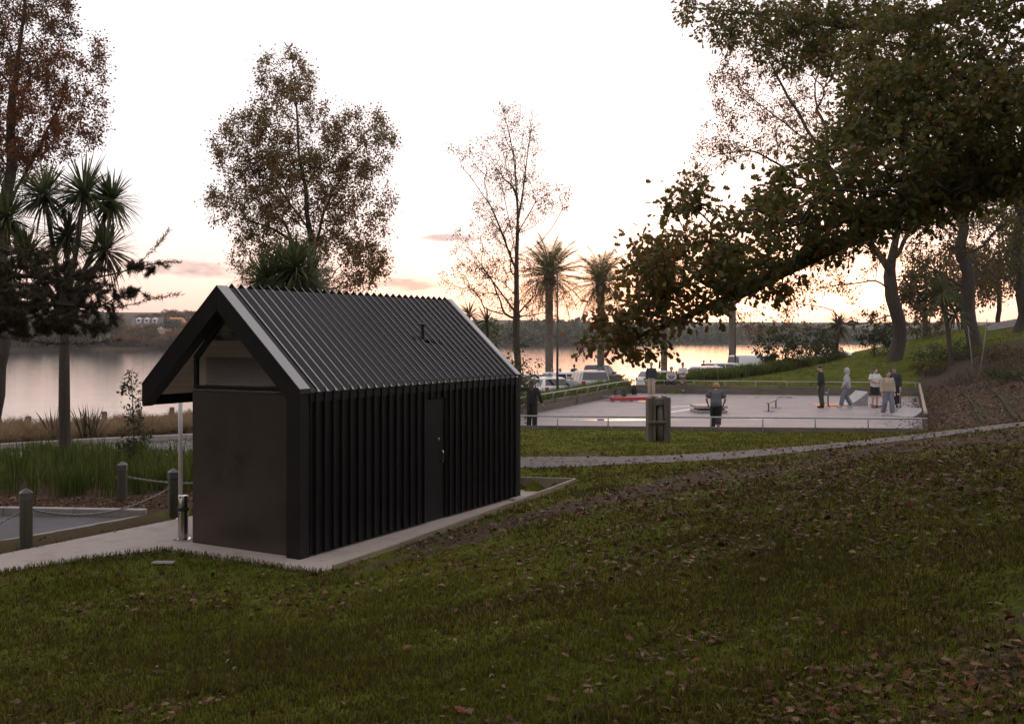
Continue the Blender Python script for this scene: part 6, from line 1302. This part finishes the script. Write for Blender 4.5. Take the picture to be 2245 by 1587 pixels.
    if bottom:
        e = .015 * loose; t_ = MB(); seg(t_, [J['pelvis'] - (0, 0, .08), J['pelvis'], J['pelvis'] + (0, 0, .1)], [.15 + e, .155 + e, .145], 12, (1, .76))
        for S in 'LR':
            hp, kn, an = J['hi' + S], J['kn' + S], J['an' + S]
            if leg == 'long': seg(t_, [J['pelvis'] + (0, 0, -.02), hp, lp_(hp, kn, .4), kn, lp_(kn, an, .5), lp_(kn, an, .95)], [.11, .102 + .6 * e, .094 + .7 * e, .078 + .8 * e, .070 + .9 * e, .066 + .9 * e])
            else: seg(t_, [J['pelvis'] + (0, 0, -.02), hp, lp_(hp, kn, .4), lp_(hp, kn, .85)], [.11, .102 + .5 * e, .098 + .7 * e, .098 + .8 * e])
        solid(t_, 'trousers' if leg == 'long' else 'shorts', vox, r0, bottom)
    for S in 'LR':
        an, to = J['an' + S], J['to' + S]; t_ = MB(); d = to - an; fl = np.array((d[0], d[1], 0)); fl /= (np.linalg.norm(fl) + 1e-6); seg(t_, [an + (0, 0, .03), an - (0, 0, .01)], [.045, .05]); seg(t_, [an - fl * .055 - (0, 0, .035), lp_(an, to, .5) - (0, 0, .012), to, to + fl * .045], [.046, .048, .045, .022], 8, (1, .85)); solid(t_, 'shoe', .014, r0, shoe)
    h_ = MB(); ht_ = hd + (0, -.018, .028)
    if hairstyle == 'curly':
        for a in np.linspace(0, 6.28, 9)[:-1]:
            for zz, rr_ in ((0.0, .095), (.05, .09), (.1, .05)): sph(h_, hd + (math.cos(a) * rr_ * .95, math.sin(a) * rr_ * .9 - .03, zz), .045, n=6)
        sph(h_, hd + (0, -.03, .05), .105, n=8)
    elif hairstyle == 'long':
        sph(h_, ht_, .107, .9, 1.0, 1.1); seg(h_, [hd + (0, -.06, .0), hd + (0, -.085, -.14), hd + (.01, -.09, -.27), hd + (0.0, -.085, -.36)], [.09, .082, .07, .03], 9, (1.1, .55))
    elif hairstyle == 'cap':
        sph(h_, hd + (0, -.005, .05), .105, .9, 1.0, .85); seg(h_, [hd + (0, .07, .055), hd + (0, .17, .04)], [.06, .05], 8, (1.2, .2))
    elif hairstyle != 'none': sph(h_, ht_, .108, .88, .98, 1.06)
    if hairstyle != 'none' and not hood: solid(h_, 'hair' if hairstyle != 'cap' else 'cap', .014, r0, hair)
    return r0
def at(px, py, z=0.0): return G(px, py, z)
# facing: local +y; rz = 0 looks away from the camera
person(at(1166, 942), R(-18), 'person in black with long brown hair reaching one arm towards the hut', dict(elL=(-.42, .12, 1.40), wrL=(-.66, .25, 1.38), haL=(-.74, .28, 1.37), elR=(.30, -.02, 1.16), wrR=(.36, .02, .92), haR=(.38, .04, .84)), CB, 'long', CB, hair=HB, hairstyle='long', H=1.68, loose=1.6)
person(at(1570, 942), R(-10), 'person with curly fair hair, grey T-shirt and black trousers pushing along bent forward', dict(pelvis=(0, -.05, .82), waist=(0, .02, .97), chest=(0, .12, 1.17), neck=(0, .20, 1.31), head=(.01, .27, 1.43), shL=(-.19, .14, 1.25), elL=(-.32, .08, 1.02), wrL=(-.26, .22, .83), haL=(-.24, .26, .76), shR=(.19, .14, 1.25), elR=(.31, .10, 1.01), wrR=(.25, .24, .82), haR=(.23, .28, .75),
  hiL=(-.09, -.05, .80), knL=(-.10, .16, .46), anL=(-.11, .0, .10), toL=(-.12, .16, .05), hiR=(.09, -.05, .80), knR=(.08, .02, .44), anR=(.06, -.30, .20), toR=(.06, -.22, .06)), CG, 'short', CB, hair=HBl, hairstyle='curly', H=1.74, loose=2.0, shoe=SHT)
person(at(1428, 869), R(160), 'person in pale wide trousers and dark jacket half hidden by oak leaves', None, CN, 'long', CBE, shoe=SHW, hair=HDk, H=1.76, loose=2.0)
person(at(1472, 862), R(170), 'person in grey top and dark trousers sitting on the back court wall', dict(pelvis=(0, -.14, .60), waist=(0, -.10, .76), chest=(0, -.02, .98), neck=(0, .02, 1.14), head=(0, .06, 1.28), shL=(-.18, 0, 1.07), elL=(-.22, .10, .82), wrL=(-.12, .28, .74), haL=(-.06, .32, .72), shR=(.18, 0, 1.07), elR=(.22, .10, .82), wrR=(.12, .28, .74), haR=(.06, .32, .71),
  hiL=(-.1, -.12, .58), knL=(-.20, .26, .52), anL=(-.22, .30, .10), toL=(-.25, .45, .05), hiR=(.1, -.12, .58), knR=(.22, .24, .52), anR=(.30, .22, .10), toR=(.34, .37, .05)), CGY, 'long', CN, hair=HDk, H=1.8)
person(at(1497, 861), R(178), 'person in pale shirt and rust waistcoat with folded arms leaning on the back court rail', dict(pelvis=(0, -.06, .86), waist=(0, -.07, 1.02), chest=(0, -.05, 1.24), neck=(0, -.04, 1.41), head=(0, .0, 1.55), shL=(-.18, -.04, 1.34), elL=(-.24, .06, 1.09), wrL=(-.02, .17, 1.08), haL=(.06, .17, 1.09), shR=(.18, -.04, 1.34), elR=(.24, .06, 1.09), wrR=(.02, .19, 1.12), haR=(-.06, .18, 1.13),
  hiL=(-.09, -.04, .84), knL=(-.09, .14, .46), anL=(-.10, .22, .085), toL=(-.12, .38, .035), hiR=(.09, -.04, .84), knR=(.10, .12, .46), anR=(.10, .20, .085), toR=(.12, .36, .035)), CW, 'long', CR, hair=HDk, H=1.75, group=None)
person(at(1800, 894), R(60), 'person in black hooded jacket and camouflage trousers standing with a skateboard', dict(head=(.0, .05, 1.62), elR=(.30, .06, 1.16), wrR=(.33, .14, .92), haR=(.33, .16, .84), anL=(-.14, -.1, .085), knL=(-.13, -.02, .5), toL=(-.16, .06, .035)), CB, 'long', CDK, hair=HK, hairstyle='cap', H=1.86, loose=2.2)
person(at(1857, 894), R(75), 'person in white hooded sweatshirt and blue jeans walking', dict(anL=(-.10, .26, .10), knL=(-.10, .18, .50), toL=(-.11, .42, .05), anR=(.10, -.20, .10), knR=(.10, .02, .50), toR=(.11, -.04, .04), elR=(.25, .02, 1.14), wrR=(.22, .17, .97), haR=(.18, .2, .93), elL=(-.25, .02, 1.14), wrL=(-.22, .17, .97), haL=(-.18, .2, .93)), CGY, 'long', CJ, shoe=SHW, H=1.72, hood=True, loose=2.4, skirt=.06)
person(at(1918, 894), R(190), 'person in white T-shirt and black shorts standing on a skateboard', dict(pelvis=(0, 0, 1.0), elL=(-.26, .04, 1.16), wrL=(-.05, .18, 1.10), haL=(.03, .2, 1.09), elR=(.24, .05, 1.15), wrR=(.06, .17, 1.13), haR=(-.02, .19, 1.13), head=(0, .06, 1.62)), CW, 'short', CB, leg='short', shoe=SHT, hair=HDk, H=1.75, loose=2.2, skirt=.08)
person(at(1946, 910), R(184), 'person in beige zip jacket and pale blue trousers walking forward', dict(anL=(-.12, .14, .085), knL=(-.12, .12, .50), toL=(-.14, .29, .035), anR=(.13, -.12, .085), knR=(.12, .03, .50), toR=(.15, .03, .035), head=(0, .06, 1.63)), CBE, 'long', CJ, shoe=SHW, hair=HDk, H=1.76, loose=2.4)
person(at(1961, 893), R(150), 'person in dark jacket and cap standing behind the one in beige', None, CN, 'long', CB, hair=HK, hairstyle='cap', H=1.78, loose=1.8)
def far_p(px, Y, rz, lab, **k): x = (px - CX) / F * Y; person((x, Y, tz(x, Y) + .03), rz, lab, vox=.024, **k)
far_p(1211, 66, R(30), 'person in dark coat beside the palm trunk behind the parked cars', top=CB, bottom=CN, hair=HBl, H=1.72)
far_p(1228, 68, R(20), 'person in coral top looking out at the lake behind the parked cars', top=CRED, bottom=CN, hair=HBl, hairstyle='long', H=1.70)
far_p(1259, 73, R(0), 'person in dark top standing at the lake edge behind the dark pickup', top=CG, bottom=CN, hair=HK, H=1.80)
far_p(1543, 88, R(10), 'person in black standing behind the white off roader', top=CB, bottom=CB, hair=HK, H=1.74); far_p(1558, 89, R(-20), 'person in dark red top behind the white off roader', top=CR, bottom=CB, hair=HK, H=1.74)

# ------------------------------------------------------------------ things on the court
redp = surf('red_paint', (0.36, 0.025, 0.035), (0.44, 0.04, 0.05), scale=6, rough=.45); ply = surf('plywood', (0.36, 0.29, 0.22), (0.46, 0.38, 0.30), scale=3, rough=.55, stretch=(1, 6, 1)); grp = surf('grey_ramp_sheet', (0.25, 0.235, 0.23), (0.33, 0.31, 0.31), scale=4, rough=.45); orp = surf('orange_paint', (0.62, 0.17, 0.05), (0.72, 0.22, 0.07), scale=4, rough=.5); wht = surf('plain_white', (0.62, 0.60, 0.60), (0.72, 0.70, 0.70), scale=7, rough=.5)
deck = surf('skate_deck', (0.10, 0.075, 0.06), (0.16, 0.12, 0.09), scale=12, rough=.6); wheelm = surf('skate_wheel', (0.6, 0.58, 0.52), rough=.4); bagm = cloth('bag_cloth', (0.012, 0.012, 0.014)); woodr = surf('rail_wood', (0.30, 0.24, 0.17), (0.42, 0.34, 0.25), scale=4, rough=.6)
a, c_ = at(1340, 881), at(1420, 879); r0 = empty('red_box', a, math.atan2(c_[1] - a[1], c_[0] - a[0])); tag(r0, 'long low red painted skate ledge on the court floor', 'ledge'); L_ = np.linalg.norm(c_ - a) + .5
mb = MB(); mb.box((L_ / 2, 0, .13), (L_, .30, .16)); mb.build('beam', redp, r0, bevel=.01)
for x in (.25, L_ / 2, L_ - .25): mb = MB(); mb.box((x, 0, .025), (.3, .26, .05)); mb.build('foot', wht, r0)
c_ = at(1560, 905); r0 = empty('manual_pad', c_, .05); tag(r0, 'low stacked plywood platform behind the crouching skater', 'platform')
mb = MB(); mb.box((0, .5, .06), (1.25, 1.3, .10)); mb.build('lower_deck', grp, r0, bevel=.01); mb = MB(); mb.box((.02, .5, .15), (1.0, 1.1, .06)); mb.build('spacer', trim_m, r0); mb = MB(); mb.box((0, .5, .235), (1.25, 1.35, .10)); t0 = mb.build('upper_deck', grp, r0, bevel=.01); mb = MB(); mb.box((0, .5, .290), (1.24, 1.34, .008)); mb.build('top_sheet', ply, t0)
for k, (p0, p1, w) in enumerate((((1470, 892), (1560, 888), .28), ((1470, 904), (1555, 891), .28))):
    a, c_ = at(*p0), at(*p1); d = (c_ - a)[:2]; d /= np.linalg.norm(d); nn = np.array((-d[1], d[0])) * w / 2; mb = MB(); mb.prism([a[:2] - nn, c_[:2] - nn, c_[:2] + nn, a[:2] + nn], .002, .006 + .004 * k); o = mb.build('white_stripe', wht); tag(o, ('white stripe running straight to the plywood platform', 'white stripe slanting across the other to the plywood platform')[k], 'marking', kind='structure')  # two thin flat white strips crossing on the court floor
a, c_ = at(1685, 902), at(1701, 894); r0 = empty('grind_rail', a); tag(r0, 'short flat wooden topped grind rail on two legs', 'rail'); d = c_ - a; d[2] = 0
mb = MB(); mb.beam(-d * .12 + (0, 0, .36), d * 1.12 + (0, 0, .36), .10, .06); mb.build('top_bar', woodr, r0, bevel=.008)
for t in (0, 1): mb = MB(); mb.box(d * t + (0, 0, .165), (.05, .05, .32)); lg = mb.build('leg', lampm, r0); mb = MB(); mb.box(d * t + (0, 0, .008), (.45, .10, .016)); mb.build('foot', lampm, r0)
def skateboard(loc, rz, label, rot=(0, 0), upside=False):
    r0 = empty('skateboard', loc, rz); r0.rotation_euler = (rot[0], rot[1], rz); tag(r0, label, 'skateboard', 'skateboards')
    mb = MB(); pr = [(-.40, .05), (-.36, .025), (-.28, .0), (.28, .0), (.36, .025), (.40, .05)]
    V = []; 
    for x, z in pr: w = .10 if abs(x) < .37 else .06; V += [(x, -w, .09 + z), (x, w, .09 + z), (x, -w, .102 + z), (x, w, .102 + z)]
    Fc = []
    for i in range(5): a_ = i * 4; b_ = a_ + 4; Fc += [(a_, b_, b_ + 1, a_ + 1), (a_ + 2, a_ + 3, b_ + 3, b_ + 2), (a_, a_ + 2, b_ + 2, b_), (a_ + 1, b_ + 1, b_ + 3, a_ + 3)]
    Fc += [(0, 1, 3, 2), (20, 22, 23, 21)]; mb.add(V, Fc); mb.build('deck', deck, r0)
    for sx in (-1, 1):
        mb = MB(); mb.box((sx * .22, 0, .065), (.05, .16, .035)); tk = mb.build('truck', M['chain'], r0)
        for sy in (-1, 1): mb = MB(); mb.tube([(sx * .22, sy * .075, .027), (sx * .22, sy * .105, .027)], .027, 10); mb.build('wheel', wheelm, tk)
skateboard(at(1720, 873) + (0, 0, .15), .1, "skateboard lying upside down near the back court wall", (math.pi, 0))
skateboard(at(1923, 894), 1.9, 'skateboard under the person in white T-shirt')
p_ = at(1808, 893); skateboard(p_ + (.05, .0, .42), 0, 'skateboard stood on end beside the person in black', (0, R(90)))
p_ = at(1497, 863); skateboard(p_ + (-.1, -.32, .40), 0.3, 'skateboard stood on end against the leaning person', (0, R(82)))
p_ = at(1966, 897); skateboard(p_ + (.05, 0, .42), 0, 'skateboard held on end by the person in the cap', (0, R(90)))
def curved(nm, loc, rz, w, l, h, label, mat_top, orange=False):
    r0 = empty(nm, loc, rz); tag(r0, label, 'ramp'); pr = [(t * l, h * t ** 1.9) for t in np.linspace(0, 1, 9)]
    mb = MB(); mb.extr([(p_[0], p_[1]) for p_ in pr] + [(l, 0.0)], 1, -w / 2, w / 2); mb.build('side', grp, r0)
    mb = MB(); mb.extr([(p_[0], p_[1] + .004) for p_ in pr] + [(p_[0], p_[1] + .016) for p_ in pr[::-1]], 1, -w / 2, w / 2); mb.build('riding_surface', mat_top, r0)
    if orange: mb = MB(); mb.extr([(-1.0, .004), (.15, .03), (.15, .045), (-1.0, .012)], 1, -w / 2, w / 2); mb.build('orange_run_up', orp, r0)
c_ = at(1876, 888); curved('quarter_ramp', c_ + (-.9, 0, .0), R(8), 1.15, 1.25, .62, 'small curved ramp with an orange run up strip behind the white hooded person', grp, True)
c_ = at(1975, 913); curved('kicker_ramp', c_ + (-.1, 0, 0), R(20), 1.2, .72, .32, 'low kicker ramp near the leaf strewn court corner', grp)
def bag(loc, rz, label, s=1.0, m_=bagm):
    r0 = empty('backpack', loc, rz); tag(r0, label, 'bag', None); mb = MB(); seg(mb, [(0, 0, .03), (0, 0, .18), (0, 0, .36), (0, .01, .46)], [.14 * s, .17 * s, .15 * s, .06 * s], 10, (1, .62)); mb.box((0, -.10, .16), (.22 * s, .10, .20)); solid(mb, 'body', .014, r0, m_); mb = MB(); t = np.linspace(0, math.pi, 8); mb.tube([(.05 * math.cos(a), .02, .46 * 1 + .05 * math.sin(a)) for a in t], .010, 5); mb.build('handle', m_, r0)
bag(at(1522, 862), .2, 'black backpack leaning on the back court wall beside the leaning person'); bag(at(1390, 866), .6, 'dark bag on the ground at the far left court corner'); bag(at(1368, 872), -.5, 'small dark bag beside the skate gear pile', .8, cloth('olive_bag', (0.05, 0.05, 0.035)))
c_ = at(1442, 862); r0 = empty('drink_cup', c_); tag(r0, 'large red and white drink cup by the back court wall', 'cup'); mb = MB(); mb.lathe([(.10, 0), (.115, .24)], 16); mb.build('cup', redp, r0, True, autos=40); mb = MB(); mb.lathe([(.117, .24), (.125, .25), (.125, .36), (.118, .37)], 16); mb.build('lid', wht, r0, True, autos=40)
for k, (px, cm_, h) in enumerate(((1432, wht, .20), (1449, grp, .22), (1456, grp, .2))):
    r0 = empty('bottle', at(px, 862)); tag(r0, ('clear white bottle beside the red cup', 'grey can like bottle just right of the red cup', 'grey bottle nearest the sitting person')[k], 'bottle', 'bottles by the back court wall'); mb = MB(); mb.lathe([(.035, 0), (.036, h * .65), (.014, h * .82), (.014, h)], 12); mb.build('body', cm_, r0, True); mb = MB(); mb.lathe([(.017, h), (.017, h + .025)], 10); mb.build('cap', redp, r0, True)
c_ = at(1345, 877); r0 = empty('gear_pile', c_); tag(r0, 'heap of dark skate gear and a bent frame by the left court wall', 'gear'); mb = MB()
for k in range(6): a = k * 1.1; mb.box((math.cos(a) * .25, math.sin(a) * .25 + .2, .06 + .03 * k), (.5, .12, .05), a * 1.7)
mb.build('boards', grp, r0, bevel=.008); mb = MB(); t = np.linspace(0, 6.28, 17); mb.tube([(.35 + .25 * math.cos(a), .45, .27 + .25 * math.sin(a)) for a in t], .022, 6, False); mb.build('hoop', M['rubber'], r0, True)

# ------------------------------------------------------------------ evening haze over the lake
hm, nt, out = new_mat('haze'); pv = _n(nt, 'ShaderNodeVolumePrincipled'); nt.links.new(pv.outputs[0], out.inputs['Volume'])
pv.inputs['Color'].default_value = (0.93, 0.90, 0.92, 1); pv.inputs['Density'].default_value = 0.00022; pv.inputs['Anisotropy'].default_value = 0.2
mb = MB(); mb.box((0, 900, 24), (3400, 2700, 60)); o = mb.build('haze', hm); tag(o, 'thin pale evening haze lying over the lake and park', 'haze', kind='stuff')
